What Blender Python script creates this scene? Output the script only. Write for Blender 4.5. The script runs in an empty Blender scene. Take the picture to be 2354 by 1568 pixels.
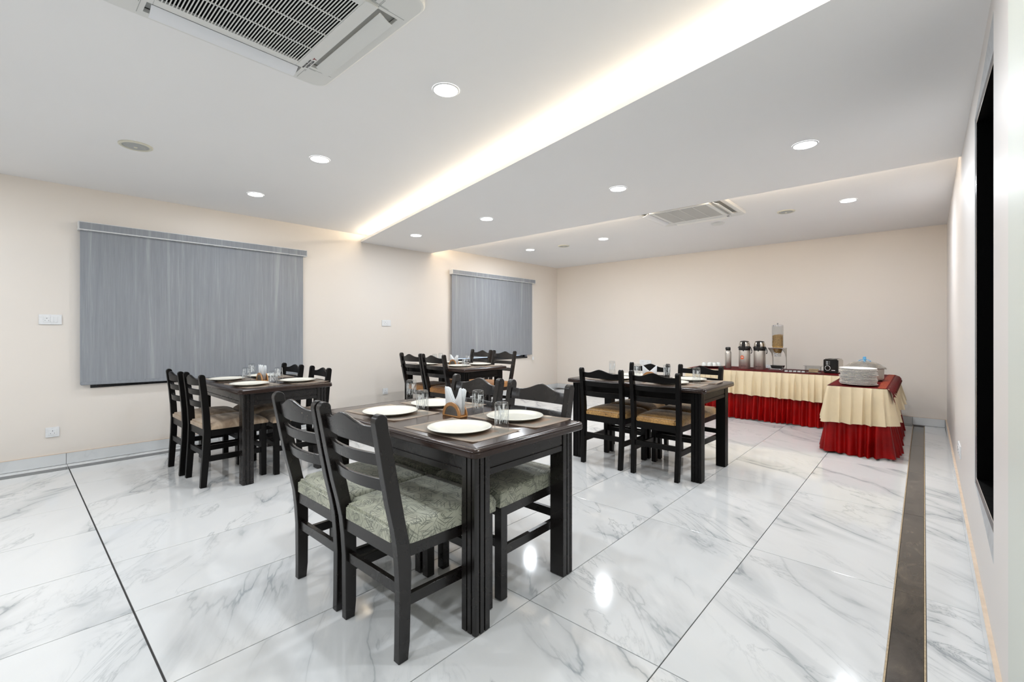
import bpy, bmesh, math, random
from mathutils import Vector, Matrix
random.seed(7)
PI = math.pi
R = math.radians
C = bpy.context.scene.collection
S = bpy.context.scene

# ------------------------------------------------------------------ camera
H = 1.203
cd = bpy.data.cameras.new('camera'); cam = bpy.data.objects.new('camera', cd); C.objects.link(cam)
cam.location = (0, 0, H); cam.rotation_euler = (R(90), 0, R(42.073))
cd.sensor_width = 36; cd.lens = 1048.8 / 2354 * 36; cd.shift_y = -23.7 / 2354; cd.clip_start = 0.02
S.camera = cam
# ------------------------------------------------------------------ view, world, lights
S.view_settings.view_transform = 'Standard'; S.view_settings.look = 'None'
S.view_settings.gamma = 1; S.view_settings.use_curve_mapping = False
S.view_settings.exposure = 0.36
w = bpy.data.worlds.new('daylight'); S.world = w; w.use_nodes = True
w.node_tree.nodes['Background'].inputs[0].default_value = (0.62, 0.75, 1.0, 1)
w.node_tree.nodes['Background'].inputs[1].default_value = 1.6

CEIL = 2.52; SOF = 2.42; SOFT = 2.452
XL = -5.745; YB = 7.79; YF = -2.6
LAMP_W = 9.0            # watts of one recessed lamp
COVE_A = 36; COVE_B = 42

def area(name, loc, rot, size, power, color, size_y=None, shape=None, spread=180):
    l = bpy.data.lights.new(name, 'AREA'); l.energy = power; l.color = color
    l.shape = shape or ('RECTANGLE' if size_y else 'DISK'); l.size = size
    if size_y: l.size_y = size_y
    l.spread = R(spread)
    o = bpy.data.objects.new(name, l); C.objects.link(o); o.location = loc; o.rotation_euler = rot
    return o
# the led strips hidden on top of the dropped ceiling panel (near edge is slanted)
A0 = Vector((XL, 3.262)); A1 = Vector((0.18, 1.935)); av = A1 - A0; ang = math.atan2(av.y, av.x)
nrm = Vector((-av.y, av.x)).normalized()
mid = (A0 + A1) / 2 + nrm * 0.07
area('cove_led_light', (mid.x, mid.y, SOFT + 0.012), (R(180 + 20), 0, ang), av.length - 0.3, COVE_A, (1.0, 0.83, 0.60), 0.02)
area('cove_led_light_back', (-2.8, 4.44, SOFT + 0.01), (R(180 - 30), 0, 0), 5.6, COVE_B, (1.0, 0.80, 0.56), 0.02)

LAMPS = [(-1.94, 1.61, CEIL), (-3.44, 1.61, CEIL), (-4.79, 1.61, CEIL),
         (-4.81, 3.50, SOF), (-3.53, 3.50, SOF), (-1.943, 3.51, SOF), (-0.577, 3.50, SOF),
         (-4.755, 5.71, CEIL), (-3.41, 5.73, CEIL), (-0.567, 5.70, CEIL)]
HIDDEN = [(-0.5, -0.9, CEIL), (-1.94, -0.9, CEIL), (-3.44, -0.9, CEIL), (-4.79, -0.9, CEIL), (-0.57, 1.61, CEIL)]  # unseen lamps behind the viewer are added fill; the last continues the front row
for i, (x, y, z) in enumerate(LAMPS + HIDDEN):
    area('recessed_lamp_light', (x, y, z - 0.0095), (0, 0, 0), 0.126, LAMP_W * (1.75 if y < 1.3 else 0.85 if y < 2 else 1.0) * (2.2 if 5 < y < 6 else 1.0) * (0.75 if x < -4 else 1.0), (0.885, 0.94, 1.0))  # lamps behind the viewer run stronger as added fill

# ------------------------------------------------------------------ materials
def new_mat(name):
    m = bpy.data.materials.new(name); m.use_nodes = True
    nt = m.node_tree; return m, nt, nt.nodes['Principled BSDF']
def N(nt, t, **kw):
    n = nt.nodes.new(t)
    for k, v in kw.items():
        if hasattr(n, k): setattr(n, k, v)
        else: n.inputs[k.replace('_', ' ')].default_value = v
    return n
def L(nt, a, b): nt.links.new(a, b)
def ramp(nt, fac, stops, interp='LINEAR'):
    r = nt.nodes.new('ShaderNodeValToRGB'); r.color_ramp.interpolation = interp
    e = r.color_ramp.elements
    while len(e) < len(stops): e.new(0.5)
    for el, (p, c) in zip(e, stops):
        el.position = p; el.color = (*c, 1) if len(c) == 3 else c
    L(nt, fac, r.inputs[0]); return r.outputs[0]
def coord(nt, kind='Object', scale=(1, 1, 1), rot=(0, 0, 0), rand=0):
    t = nt.nodes.new('ShaderNodeTexCoord'); mp = nt.nodes.new('ShaderNodeMapping')
    mp.inputs['Scale'].default_value = scale; mp.inputs['Rotation'].default_value = rot
    src = t.outputs[kind]
    if rand:
        oi = nt.nodes.new('ShaderNodeObjectInfo'); vm = nt.nodes.new('ShaderNodeVectorMath'); vm.operation = 'SCALE'
        cx = nt.nodes.new('ShaderNodeCombineXYZ')
        L(nt, oi.outputs['Random'], cx.inputs[0]); L(nt, oi.outputs['Random'], cx.inputs[1])
        vm.inputs['Scale'].default_value = rand; L(nt, cx.outputs[0], vm.inputs[0])
        ad = nt.nodes.new('ShaderNodeVectorMath'); L(nt, src, ad.inputs[0]); L(nt, vm.outputs[0], ad.inputs[1]); src = ad.outputs[0]
    L(nt, src, mp.inputs[0]); return mp.outputs[0]
def math_n(nt, op, a, b=None, clamp=False):
    n = nt.nodes.new('ShaderNodeMath'); n.operation = op; n.use_clamp = clamp
    for i, v in enumerate((a, b)):
        if v is None: continue
        if isinstance(v, (int, float)): n.inputs[i].default_value = v
        else: L(nt, v, n.inputs[i])
    return n.outputs[0]
def mix(nt, fac, a, b, mode='MIX'):
    n = nt.nodes.new('ShaderNodeMix'); n.data_type = 'RGBA'; n.blend_type = mode
    for i, v in ((0, fac), (6, a), (7, b)):
        if isinstance(v, (int, float)): n.inputs[i].default_value = v
        elif isinstance(v, tuple): n.inputs[i].default_value = (*v, 1)
        else: L(nt, v, n.inputs[i])
    return n.outputs[2]
def noise(nt, vec, scale, detail=2, rough=0.5, dist=0.0):
    n = N(nt, 'ShaderNodeTexNoise', Scale=scale, Detail=detail, Roughness=rough, Distortion=dist)
    L(nt, vec, n.inputs['Vector']); return n.outputs['Fac']
def bump(nt, b, h, strength=0.2, dist=0.002):
    n = N(nt, 'ShaderNodeBump', Strength=strength, Distance=dist); L(nt, h, n.inputs['Height']); L(nt, n.outputs[0], b.inputs['Normal'])
def simple(name, col, rough=0.5, metal=0.0, var=0.0, vscale=20, bmp=0.0, spec=0.5, sc=(1, 1, 1)):
    m, nt, b = new_mat(name)
    b.inputs['Base Color'].default_value = (*col, 1); b.inputs['Roughness'].default_value = rough
    b.inputs['Metallic'].default_value = metal; b.inputs['Specular IOR Level'].default_value = spec
    v = coord(nt, scale=sc)
    n = noise(nt, v, vscale, 4)
    if var:
        L(nt, ramp(nt, n, [(0.3, tuple(c * (1 - var) for c in col)), (0.7, tuple(min(1, c * (1 + var)) for c in col))]), b.inputs['Base Color'])
    else:
        L(nt, ramp(nt, n, [(0.3, (rough * 0.92,) * 3), (0.7, (min(1, rough * 1.08),) * 3)]), b.inputs['Roughness'])
    if bmp: bump(nt, b, n, bmp, 0.001)
    return m
def emit(name, col, s):
    m, nt, b = new_mat(name); b.inputs['Base Color'].default_value = (1, 1, 1, 1)
    b.inputs['Emission Color'].default_value = (*col, 1); b.inputs['Emission Strength'].default_value = s; return m
def glass(name, col=(1, 1, 1), rough=0.0, ior=1.45):
    m, nt, b = new_mat(name); b.inputs['Base Color'].default_value = (*col, 1)
    b.inputs['Transmission Weight'].default_value = 1; b.inputs['Roughness'].default_value = rough; b.inputs['IOR'].default_value = ior
    return m

M = {}
def marble(name, base, vein, k=1.0, rough=0.06):
    m, nt, b = new_mat(name)
    v = coord(nt, scale=(1, 1, 1), rot=(0, 0, R(35)), rand=37.0)
    st = nt.nodes.new('ShaderNodeMapping'); st.inputs['Scale'].default_value = (0.55, 1.5, 1); L(nt, v, st.inputs[0]); v = st.outputs[0]
    n1 = noise(nt, v, 1.0, 6, 0.5, 0.8)
    r1 = math_n(nt, 'ABSOLUTE', math_n(nt, 'SUBTRACT', n1, 0.5))
    v1 = ramp(nt, r1, [(0.0, (1.0,) * 3), (0.008, (0.42,) * 3), (0.055, (0,) * 3)])
    n2 = noise(nt, v, 2.6, 8, 0.6, 1.6)
    r2 = math_n(nt, 'ABSOLUTE', math_n(nt, 'SUBTRACT', n2, 0.46))
    v2 = ramp(nt, r2, [(0.0, (0.8,) * 3), (0.008, (0.3,) * 3), (0.035, (0,) * 3)])
    mk = ramp(nt, noise(nt, v, 0.9, 2, 0.5), [(0.50, (0,) * 3), (0.66, (1,) * 3)])
    mk2 = ramp(nt, noise(nt, v, 1.7, 2, 0.5), [(0.44, (0,) * 3), (0.62, (1,) * 3)])
    f = math_n(nt, 'ADD', math_n(nt, 'MULTIPLY', v1, mk2), math_n(nt, 'MULTIPLY', v2, mk), True)
    cloud = ramp(nt, noise(nt, v, 2.2, 4, 0.6, 0.8), [(0.35, tuple(c * 0.975 for c in base)), (0.65, base)])
    L(nt, mix(nt, math_n(nt, 'MULTIPLY', f, 0.8 * k), cloud, vein), b.inputs['Base Color'])
    b.inputs['Roughness'].default_value = rough; b.inputs['IOR'].default_value = 1.5
    return m
M['tile'] = marble('polished_marble_tile', (0.70, 0.705, 0.70), (0.24, 0.265, 0.28), 1.0, 0.08)
M['skirt_tile'] = marble('marble_skirting', (0.70, 0.715, 0.72), (0.34, 0.37, 0.40), 1.0, 0.12)
def strip_mat():
    m, nt, b = new_mat('dark_stone_strip')
    v = coord(nt, scale=(1, 0.45, 1), rot=(0, 0, R(62)), rand=23.0)
    n = noise(nt, v, 6, 8, 0.65, 1.5)
    L(nt, ramp(nt, n, [(0.3, (0.035, 0.030, 0.025)), (0.52, (0.072, 0.06, 0.048)), (0.63, (0.10, 0.082, 0.064)), (0.72, (0.22, 0.165, 0.11))]), b.inputs['Base Color'])
    b.inputs['Roughness'].default_value = 0.13; return m
M['strip'] = strip_mat()
M['strip_grey'] = simple('grey_stone_strip', (0.10, 0.10, 0.10), 0.15, var=0.15, vscale=8)
M['grout'] = simple('dark_grout', (0.045, 0.042, 0.04), 0.8)
M['edge'] = simple('beige_edging', (0.42, 0.32, 0.20), 0.6, var=0.2, vscale=60)
def wall_mat(name, col, rough=0.45):
    m, nt, b = new_mat(name)
    v = coord(nt, 'Object')
    n = noise(nt, v, 1.3, 3)
    L(nt, ramp(nt, n, [(0.3, tuple(c * 0.985 for c in col)), (0.7, col)]), b.inputs['Base Color'])
    b.inputs['Roughness'].default_value = rough; b.inputs['Specular IOR Level'].default_value = 0.35
    bump(nt, b, noise(nt, v, 60, 3), 0.05, 0.002); return m
M['wall'] = wall_mat('cream_wall_paint', (0.78, 0.725, 0.665))
M['wall_r'] = wall_mat('pinkish_wall_paint', (0.74, 0.70, 0.67))
M['ceil'] = wall_mat('white_ceiling_paint', (0.87, 0.865, 0.865), 0.7)
M['greenish'] = wall_mat('pale_green_paint', (0.66, 0.685, 0.63))
M['beige_cap'] = simple('beige_cap', (0.66, 0.53, 0.41), 0.6, var=0.08)
M['outside'] = simple('outside_wall', (0.5, 0.5, 0.5), 0.8)
def wood(name, c1, c2, rough=0.3, chips=True, spec=0.5):
    m, nt, b = new_mat(name); b.inputs['Specular IOR Level'].default_value = spec
    v = coord(nt, scale=(1, 1, 1), rand=5.0)
    g = noise(nt, v, 9, 5, 0.6, 0.6)
    col = ramp(nt, g, [(0.3, c1), (0.7, c2)])
    if chips:
        ch = noise(nt, v, 55, 2, 0.6)
        mk = noise(nt, v, 4, 2)
        f = math_n(nt, 'MULTIPLY', ramp(nt, ch, [(0.745, (0,) * 3), (0.76, (1,) * 3)]), ramp(nt, mk, [(0.58, (0,) * 3), (0.68, (1,) * 3)]))
        col = mix(nt, f, col, (0.42, 0.33, 0.24))
    L(nt, col, b.inputs['Base Color'])
    L(nt, ramp(nt, g, [(0.3, (rough * 0.97,) * 3), (0.7, (rough * 1.04,) * 3)]), b.inputs['Roughness'])
    return m
M['wood'] = wood('espresso_stained_wood', (0.0075, 0.0058, 0.0052), (0.0095, 0.0072, 0.0064), 0.27, True, 0.5)
M['wood_top'] = wood('espresso_table_top', (0.026, 0.0145, 0.011), (0.032, 0.018, 0.014), 0.2, False, 0.42)
M['wood_black'] = wood('black_stained_wood', (0.0035, 0.003, 0.0028), (0.0045, 0.0038, 0.0035), 0.36, False, 0.16)
def scratch_fabric():
    m, nt, b = new_mat('sage_fabric_with_dark_strokes')
    tot = None
    for i, a in enumerate((8, 38, 68, 100, 128, 158)):
        t0 = coord(nt, rand=3.1 + i); sx = nt.nodes.new('ShaderNodeSeparateXYZ'); L(nt, t0, sx.inputs[0])
        cb = nt.nodes.new('ShaderNodeCombineXYZ')
        tn = nt.nodes.new('ShaderNodeTexCoord'); sn = nt.nodes.new('ShaderNodeSeparateXYZ'); L(nt, tn.outputs['Normal'], sn.inputs[0])
        top_ = math_n(nt, 'GREATER_THAN', sn.outputs[2], 0.6); side_ = math_n(nt, 'SUBTRACT', 1.0, top_)
        L(nt, math_n(nt, 'ADD', sx.outputs[0], math_n(nt, 'MULTIPLY', side_, sx.outputs[1])), cb.inputs[0])
        L(nt, math_n(nt, 'ADD', math_n(nt, 'MULTIPLY', top_, sx.outputs[1]), math_n(nt, 'MULTIPLY', side_, sx.outputs[2])), cb.inputs[1])
        m1 = nt.nodes.new('ShaderNodeMapping'); m1.inputs['Rotation'].default_value = (0, 0, R(a)); L(nt, cb.outputs[0], m1.inputs[0])
        m2 = nt.nodes.new('ShaderNodeMapping'); m2.inputs['Scale'].default_value = (10, 260, 1); L(nt, m1.outputs[0], m2.inputs[0])
        vo = N(nt, 'ShaderNodeTexVoronoi', Scale=1.0, voronoi_dimensions='2D'); L(nt, m2.outputs[0], vo.inputs['Vector'])
        d = ramp(nt, vo.outputs['Distance'], [(0.24, (1,) * 3), (0.34, (0,) * 3)])
        sp = nt.nodes.new('ShaderNodeSeparateColor'); L(nt, vo.outputs['Color'], sp.inputs[0])
        g = math_n(nt, 'GREATER_THAN', sp.outputs[0], 0.80)
        f = math_n(nt, 'MULTIPLY', d, g)
        tot = f if tot is None else math_n(nt, 'MAXIMUM', tot, f)
    v = coord(nt, rand=3.0)
    base = ramp(nt, noise(nt, v, 3.5, 4), [(0.3, (0.30, 0.31, 0.225)), (0.7, (0.47, 0.47, 0.38))])
    L(nt, mix(nt, math_n(nt, 'MULTIPLY', tot, 0.85), base, (0.07, 0.08, 0.065)), b.inputs['Base Color'])
    b.inputs['Roughness'].default_value = 0.62; b.inputs['Sheen Weight'].default_value = 0.2
    bump(nt, b, noise(nt, v, 14, 3), 0.25, 0.006); return m
M['fab_sage'] = scratch_fabric()
def velvet(name, c1, c2, sc=7):
    m, nt, b = new_mat(name); v = coord(nt, scale=(1, 2.2, 1), rand=9.0)
    n = noise(nt, v, sc, 5, 0.6, 1.0)
    L(nt, ramp(nt, n, [(0.32, c1), (0.68, c2)]), b.inputs['Base Color'])
    b.inputs['Roughness'].default_value = 0.7; b.inputs['Sheen Weight'].default_value = 0.35; b.inputs['Sheen Roughness'].default_value = 0.4
    bump(nt, b, noise(nt, v, 220, 2), 0.2, 0.001); return m
M['fab_beige'] = velvet('beige_brown_velvet', (0.27, 0.185, 0.12), (0.50, 0.385, 0.27))
M['fab_rust'] = velvet('rust_brown_velvet', (0.22, 0.085, 0.02), (0.44, 0.205, 0.055))
def gold_fabric():
    m, nt, b = new_mat('gold_fabric_with_black_curls'); v = coord(nt, rand=4.0)
    nv = N(nt, 'ShaderNodeTexNoise', Scale=12.0, Detail=2.0); L(nt, v, nv.inputs['Vector'])
    ad = nt.nodes.new('ShaderNodeVectorMath'); ad.operation = 'MULTIPLY_ADD'; ad.inputs[1].default_value = (0.05, 0.05, 0.05)
    L(nt, nv.outputs['Color'], ad.inputs[0]); L(nt, v, ad.inputs[2])
    vo = N(nt, 'ShaderNodeTexVoronoi', Scale=46.0, feature='DISTANCE_TO_EDGE'); L(nt, ad.outputs[0], vo.inputs['Vector'])
    f = ramp(nt, vo.outputs['Distance'], [(0.02, (1,) * 3), (0.05, (0,) * 3)])
    base = ramp(nt, noise(nt, v, 6, 4), [(0.3, (0.34, 0.17, 0.04)), (0.7, (0.58, 0.33, 0.10))])
    L(nt, mix(nt, math_n(nt, 'MULTIPLY', f, 0.85), base, (0.07, 0.035, 0.012)), b.inputs['Base Color'])
    b.inputs['Roughness'].default_value = 0.45; b.inputs['Sheen Weight'].default_value = 0.3
    return m
M['fab_gold'] = gold_fabric()
def blind_fabric():
    m, nt, b = new_mat('grey_streaked_blind_fabric')
    v = coord(nt, scale=(1, 26, 0.9)); v2 = coord(nt, scale=(1, 7, 0.25)); v3 = coord(nt, scale=(1, 160, 3))
    n = noise(nt, v, 1.6, 6, 0.6, 0.35); n2 = noise(nt, v2, 1.0, 5, 0.65, 0.5); n3 = noise(nt, v3, 2, 3, 0.6)
    a = ramp(nt, n, [(0.3, (0.235, 0.252, 0.278)), (0.6, (0.28, 0.297, 0.322)), (0.8, (0.36, 0.378, 0.40))])
    f = ramp(nt, n2, [(0.57, (0,) * 3), (0.66, (1,) * 3)])
    c = mix(nt, math_n(nt, 'MULTIPLY', f, 0.35), a, (0.50, 0.52, 0.535))
    c = mix(nt, 0.25, c, ramp(nt, n3, [(0.3, (0.3,) * 3), (0.7, (0.65,) * 3)]), 'OVERLAY')
    L(nt, c, b.inputs['Base Color']); b.inputs['Roughness'].default_value = 0.75
    return m
M['blind'] = blind_fabric()
M['plastic'] = simple('white_plastic', (0.78, 0.785, 0.79), 0.28)
M['ac_white'] = simple('ivory_white_plastic', (0.74, 0.74, 0.72), 0.4)
M['ac_flap'] = simple('bluish_white_flap', (0.80, 0.81, 0.84), 0.4)
M['speaker_ring'] = simple('cream_speaker_ring', (0.66, 0.64, 0.54), 0.5)
M['speaker_mesh'] = simple('grey_speaker_mesh', (0.42, 0.43, 0.42), 0.6, bmp=0.3, vscale=300)
M['dark'] = simple('black_cavity', (0.004, 0.004, 0.004), 0.8, spec=0.05)
M['black_plastic'] = simple('black_plastic', (0.012, 0.011, 0.010), 0.25)
M['black_granite'] = simple('black_window_frame', (0.012, 0.012, 0.014), 0.18, var=0.3, vscale=40)
M['dark_glass'] = simple('dark_glass', (0.001, 0.001, 0.001), 0.5, spec=0.05)
M['grey_reveal'] = simple('grey_reveal', (0.42, 0.43, 0.44), 0.5, var=0.1)
M['chrome'] = simple('chrome', (0.72, 0.72, 0.73), 0.12, 1.0)
def brushed(name, col, rough=0.3):
    m, nt, b = new_mat(name); v = coord(nt, scale=(120, 120, 0.8))
    n = noise(nt, v, 1, 3); b.inputs['Metallic'].default_value = 1
    L(nt, ramp(nt, n, [(0.3, tuple(c * 0.85 for c in col)), (0.7, col)]), b.inputs['Base Color'])
    L(nt, ramp(nt, n, [(0.3, (rough * 0.8,) * 3), (0.7, (rough * 1.3,) * 3)]), b.inputs['Roughness']); return m
M['steel'] = brushed('brushed_steel', (0.66, 0.62, 0.57), 0.42)
M['steel_bright'] = brushed('polished_steel', (0.68, 0.64, 0.58), 0.16)
M['alu'] = simple('dull_aluminium', (0.50, 0.47, 0.42), 0.42, 0.6, bmp=0.08, vscale=60)
M['alu_lid'] = simple('spun_aluminium_lid', (0.56, 0.54, 0.50), 0.27, 0.9)
M['plate'] = simple('ivory_melamine', (0.80, 0.78, 0.69), 0.16)
M['platter'] = simple('white_melamine', (0.82, 0.79, 0.74), 0.3)
M['cup'] = simple('white_cup', (0.76, 0.79, 0.77), 0.3)
def thin_glass(name, tint, etch=0.0, refl=1.0, tr=0.97):
    m = bpy.data.materials.new(name); m.use_nodes = True; nt = m.node_tree; nt.nodes.clear()
    out = nt.nodes.new('ShaderNodeOutputMaterial'); tp = nt.nodes.new('ShaderNodeBsdfTransparent'); tp.inputs[0].default_value = (*[c * tr for c in tint], 1)
    gl = nt.nodes.new('ShaderNodeBsdfGlossy'); gl.inputs[1].default_value = 0.03
    lw = nt.nodes.new('ShaderNodeLayerWeight'); lw.inputs[0].default_value = 0.5; fr = math_n(nt, 'ADD', math_n(nt, 'MULTIPLY', math_n(nt, 'POWER', lw.outputs['Facing'], 4.0), 0.55), 0.03)
    mx = nt.nodes.new('ShaderNodeMixShader'); L(nt, math_n(nt, 'MULTIPLY', fr, refl, True), mx.inputs[0]); L(nt, tp.outputs[0], mx.inputs[1]); L(nt, gl.outputs[0], mx.inputs[2])
    last = mx.outputs[0]
    if etch:
        df = nt.nodes.new('ShaderNodeBsdfDiffuse'); df.inputs[0].default_value = (0.8, 0.82, 0.82, 1)
        v = coord(nt, scale=(170, 170, 22)); n = noise(nt, v, 1.0, 2, 0.5, 0.6)
        f = ramp(nt, n, [(0.53, (0,) * 3), (0.56, (1,) * 3)])
        t = nt.nodes.new('ShaderNodeTexCoord'); sz = nt.nodes.new('ShaderNodeSeparateXYZ'); L(nt, t.outputs['Object'], sz.inputs[0])
        band = ramp(nt, math_n(nt, 'MULTIPLY', sz.outputs[2], 8.0), [(0.28, (0,) * 3), (0.34, (1,) * 3), (0.86, (1,) * 3), (0.9, (0,) * 3)])
        m2 = nt.nodes.new('ShaderNodeMixShader'); L(nt, math_n(nt, 'MULTIPLY', math_n(nt, 'MULTIPLY', f, band), etch), m2.inputs[0]); L(nt, last, m2.inputs[1]); L(nt, df.outputs[0], m2.inputs[2]); last = m2.outputs[0]
    L(nt, last, out.inputs[0]); return m
M['glass'] = thin_glass('clear_etched_glass', (0.96, 0.97, 0.97), 0.75, 1.7); M['glass_cut'] = thin_glass('patterned_glass', (0.95, 0.96, 0.97), 0.7, 2.2)
M['clear'] = thin_glass('clear_plastic', (0.97, 0.975, 0.975), 0, 1.2, 0.95)
M['napkin'] = simple('white_paper_napkin', (0.80, 0.82, 0.83), 0.85, bmp=0.3, vscale=40)
M['holder'] = simple('copper_brown_wood', (0.50, 0.24, 0.085), 0.3, var=0.2, vscale=30)
M['holder_face'] = simple('brushed_grey_face', (0.22, 0.20, 0.18), 0.35, 0.7, var=0.15)
def mat_placemat():
    m, nt, b = new_mat('woven_beige_placemat')
    t = nt.nodes.new('ShaderNodeTexCoord'); sp = nt.nodes.new('ShaderNodeSeparateXYZ'); L(nt, t.outputs['Object'], sp.inputs[0])
    ax = math_n(nt, 'SUBTRACT', 0.235, math_n(nt, 'ABSOLUTE', sp.outputs[0])); ay = math_n(nt, 'SUBTRACT', 0.155, math_n(nt, 'ABSOLUTE', sp.outputs[1]))
    d = math_n(nt, 'MULTIPLY', math_n(nt, 'MINIMUM', ax, ay), 6.0)
    c = ramp(nt, d, [(0.0, (0.66, 0.54, 0.43)), (0.15, (0.66, 0.54, 0.43)), (0.17, (0.52, 0.46, 0.39)), (0.42, (0.52, 0.46, 0.39)), (0.44, (0.66, 0.47, 0.34)), (0.7, (0.66, 0.47, 0.34)), (0.72, (0.56, 0.49, 0.41))], 'CONSTANT')
    ck = N(nt, 'ShaderNodeTexChecker', Scale=420.0); L(nt, t.outputs['Object'], ck.inputs['Vector'])
    L(nt, mix(nt, math_n(nt, 'MULTIPLY', ck.outputs['Fac'], 0.18), c, (0.34, 0.27, 0.21)), b.inputs['Base Color'])
    b.inputs['Roughness'].default_value = 0.55; bump(nt, b, ck.outputs['Fac'], 0.3, 0.0006); return m
M['mat'] = mat_placemat()
M['cream_cloth'] = simple('cream_satin_cloth', (0.70, 0.585, 0.395), 0.48, var=0.05, vscale=6, bmp=0.1)
def satin(name, c1, c2, rough):
    m, nt, b = new_mat(name); v = coord(nt); n = noise(nt, v, 5, 3)
    L(nt, ramp(nt, n, [(0.3, c1), (0.7, c2)]), b.inputs['Base Color']); b.inputs['Roughness'].default_value = rough
    b.inputs['Specular IOR Level'].default_value = 0.2
    bump(nt, b, noise(nt, v, 18, 3), 0.2, 0.004); return m
M['red_satin'] = satin('red_satin', (0.17, 0.001, 0.001), (0.28, 0.002, 0.002), 0.36)
def runner_mat():
    m, nt, b = new_mat('crimson_runner_with_gold_motif'); v = coord(nt)
    w1 = N(nt, 'ShaderNodeTexVoronoi', Scale=30.0); L(nt, v, w1.inputs['Vector'])
    w2 = noise(nt, v, 3.0, 2)
    f = math_n(nt, 'MULTIPLY', ramp(nt, w1.outputs['Distance'], [(0.16, (1,) * 3), (0.22, (0,) * 3)]), ramp(nt, w2, [(0.52, (0,) * 3), (0.58, (1,) * 3)]))
    c = ramp(nt, noise(nt, v, 4, 3), [(0.35, (0.16, 0.012, 0.014)), (0.65, (0.27, 0.010, 0.012))])
    L(nt, mix(nt, math_n(nt, 'MULTIPLY', f, 0.55), c, (0.45, 0.30, 0.14)), b.inputs['Base Color']); b.inputs['Roughness'].default_value = 0.55; b.inputs['Specular IOR Level'].default_value = 0.2; return m
M['runner'] = runner_mat()
def band_mat():
    m, nt, b = new_mat('gold_floral_band'); v = coord(nt, scale=(1, 1, 1))
    vo = N(nt, 'ShaderNodeTexVoronoi', Scale=55.0, feature='DISTANCE_TO_EDGE'); L(nt, v, vo.inputs['Vector'])
    f = ramp(nt, vo.outputs['Distance'], [(0.03, (1,) * 3), (0.06, (0,) * 3)])
    L(nt, mix(nt, math_n(nt, 'MULTIPLY', f, 0.42), (0.22, 0.005, 0.005), (0.50, 0.30, 0.08)), b.inputs['Base Color']); b.inputs['Roughness'].default_value = 0.6; b.inputs['Specular IOR Level'].default_value = 0.15; return m
M['band'] = band_mat()
M['bread'] = simple('bread_crumb', (0.66, 0.49, 0.29), 0.8, var=0.1, vscale=30)
M['cereal'] = simple('golden_cereal', (0.40, 0.235, 0.07), 0.6, var=0.45, vscale=90)
M['blue'] = simple('sky_blue_plastic', (0.10, 0.33, 0.56), 0.4)
M['orange'] = simple('orange_sticker', (0.80, 0.12, 0.015), 0.4)
M['ink'] = simple('dark_print', (0.03, 0.03, 0.035), 0.5)
M['ink_red'] = simple('dark_red_print', (0.24, 0.006, 0.012), 0.5)
M['print_white'] = simple('white_print', (0.8, 0.8, 0.8), 0.5)
M['lamp'] = emit('lamp_diffuser', (0.97, 0.985, 1.0), 9.0)
M['led'] = emit('warm_led', (1.0, 0.82, 0.58), 6.0)

# ------------------------------------------------------------------ mesh helpers
def xf(bm, verts, mtx):
    if mtx is not None: bmesh.ops.transform(bm, matrix=mtx, verts=verts)
def box(bm, x0, x1, y0, y1, z0, z1, bev=0, seg=1, mtx=None):
    b2 = bmesh.new()
    vs = [b2.verts.new(p) for p in ((x0, y0, z0), (x1, y0, z0), (x1, y1, z0), (x0, y1, z0), (x0, y0, z1), (x1, y0, z1), (x1, y1, z1), (x0, y1, z1))]
    for f in ((3, 2, 1, 0), (4, 5, 6, 7), (0, 1, 5, 4), (1, 2, 6, 5), (2, 3, 7, 6), (3, 0, 4, 7)): b2.faces.new([vs[i] for i in f])
    if bev: bmesh.ops.bevel(b2, geom=list(b2.edges), offset=bev, segments=seg, affect='EDGES', clamp_overlap=True)
    if mtx is not None: bmesh.ops.transform(b2, matrix=mtx, verts=b2.verts)
    merge(bm, b2)
def merge(bm, b2):
    me = bpy.data.meshes.new('tmp'); b2.to_mesh(me); b2.free(); bm.from_mesh(me); bpy.data.meshes.remove(me)
def lathe(bm, prof, segs=32, c=(0, 0, 0), cap0=False, cap1=False, facet=0, mtx=None):
    b2 = bmesh.new(); rings = []
    for r, z in prof:
        ring = []
        for i in range(segs):
            a = 2 * PI * i / segs
            rr = r * (1 - facet * (i % 2))
            ring.append(b2.verts.new((c[0] + rr * math.cos(a), c[1] + rr * math.sin(a), c[2] + z)))
        rings.append(ring)
    for a, b in zip(rings, rings[1:]):
        for i in range(segs):
            j = (i + 1) % segs; b2.faces.new((a[i], a[j], b[j], b[i]))
    if cap0: b2.faces.new(rings[0][::-1])
    if cap1: b2.faces.new(rings[-1])
    if mtx is not None: bmesh.ops.transform(b2, matrix=mtx, verts=b2.verts)
    bmesh.ops.recalc_face_normals(b2, faces=b2.faces)
    merge(bm, b2)
def tube(bm, pts, r, segs=8, caps=True):
    b2 = bmesh.new(); rings = []; pts = [Vector(p) for p in pts]
    up = Vector((0, 0, 1))
    for i, p in enumerate(pts):
        d = (pts[min(i + 1, len(pts) - 1)] - pts[max(i - 1, 0)]).normalized()
        a = d.cross(up)
        if a.length < 1e-3: a = d.cross(Vector((1, 0, 0)))
        a.normalize(); b = d.cross(a).normalized()
        rings.append([b2.verts.new(p + (a * math.cos(t) + b * math.sin(t)) * r) for t in [2 * PI * k / segs for k in range(segs)]])
    for a, b in zip(rings, rings[1:]):
        for i in range(segs):
            j = (i + 1) % segs; b2.faces.new((a[i], a[j], b[j], b[i]))
    if caps: b2.faces.new(rings[0][::-1]); b2.faces.new(rings[-1])
    bmesh.ops.recalc_face_normals(b2, faces=b2.faces)
    merge(bm, b2)
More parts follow.
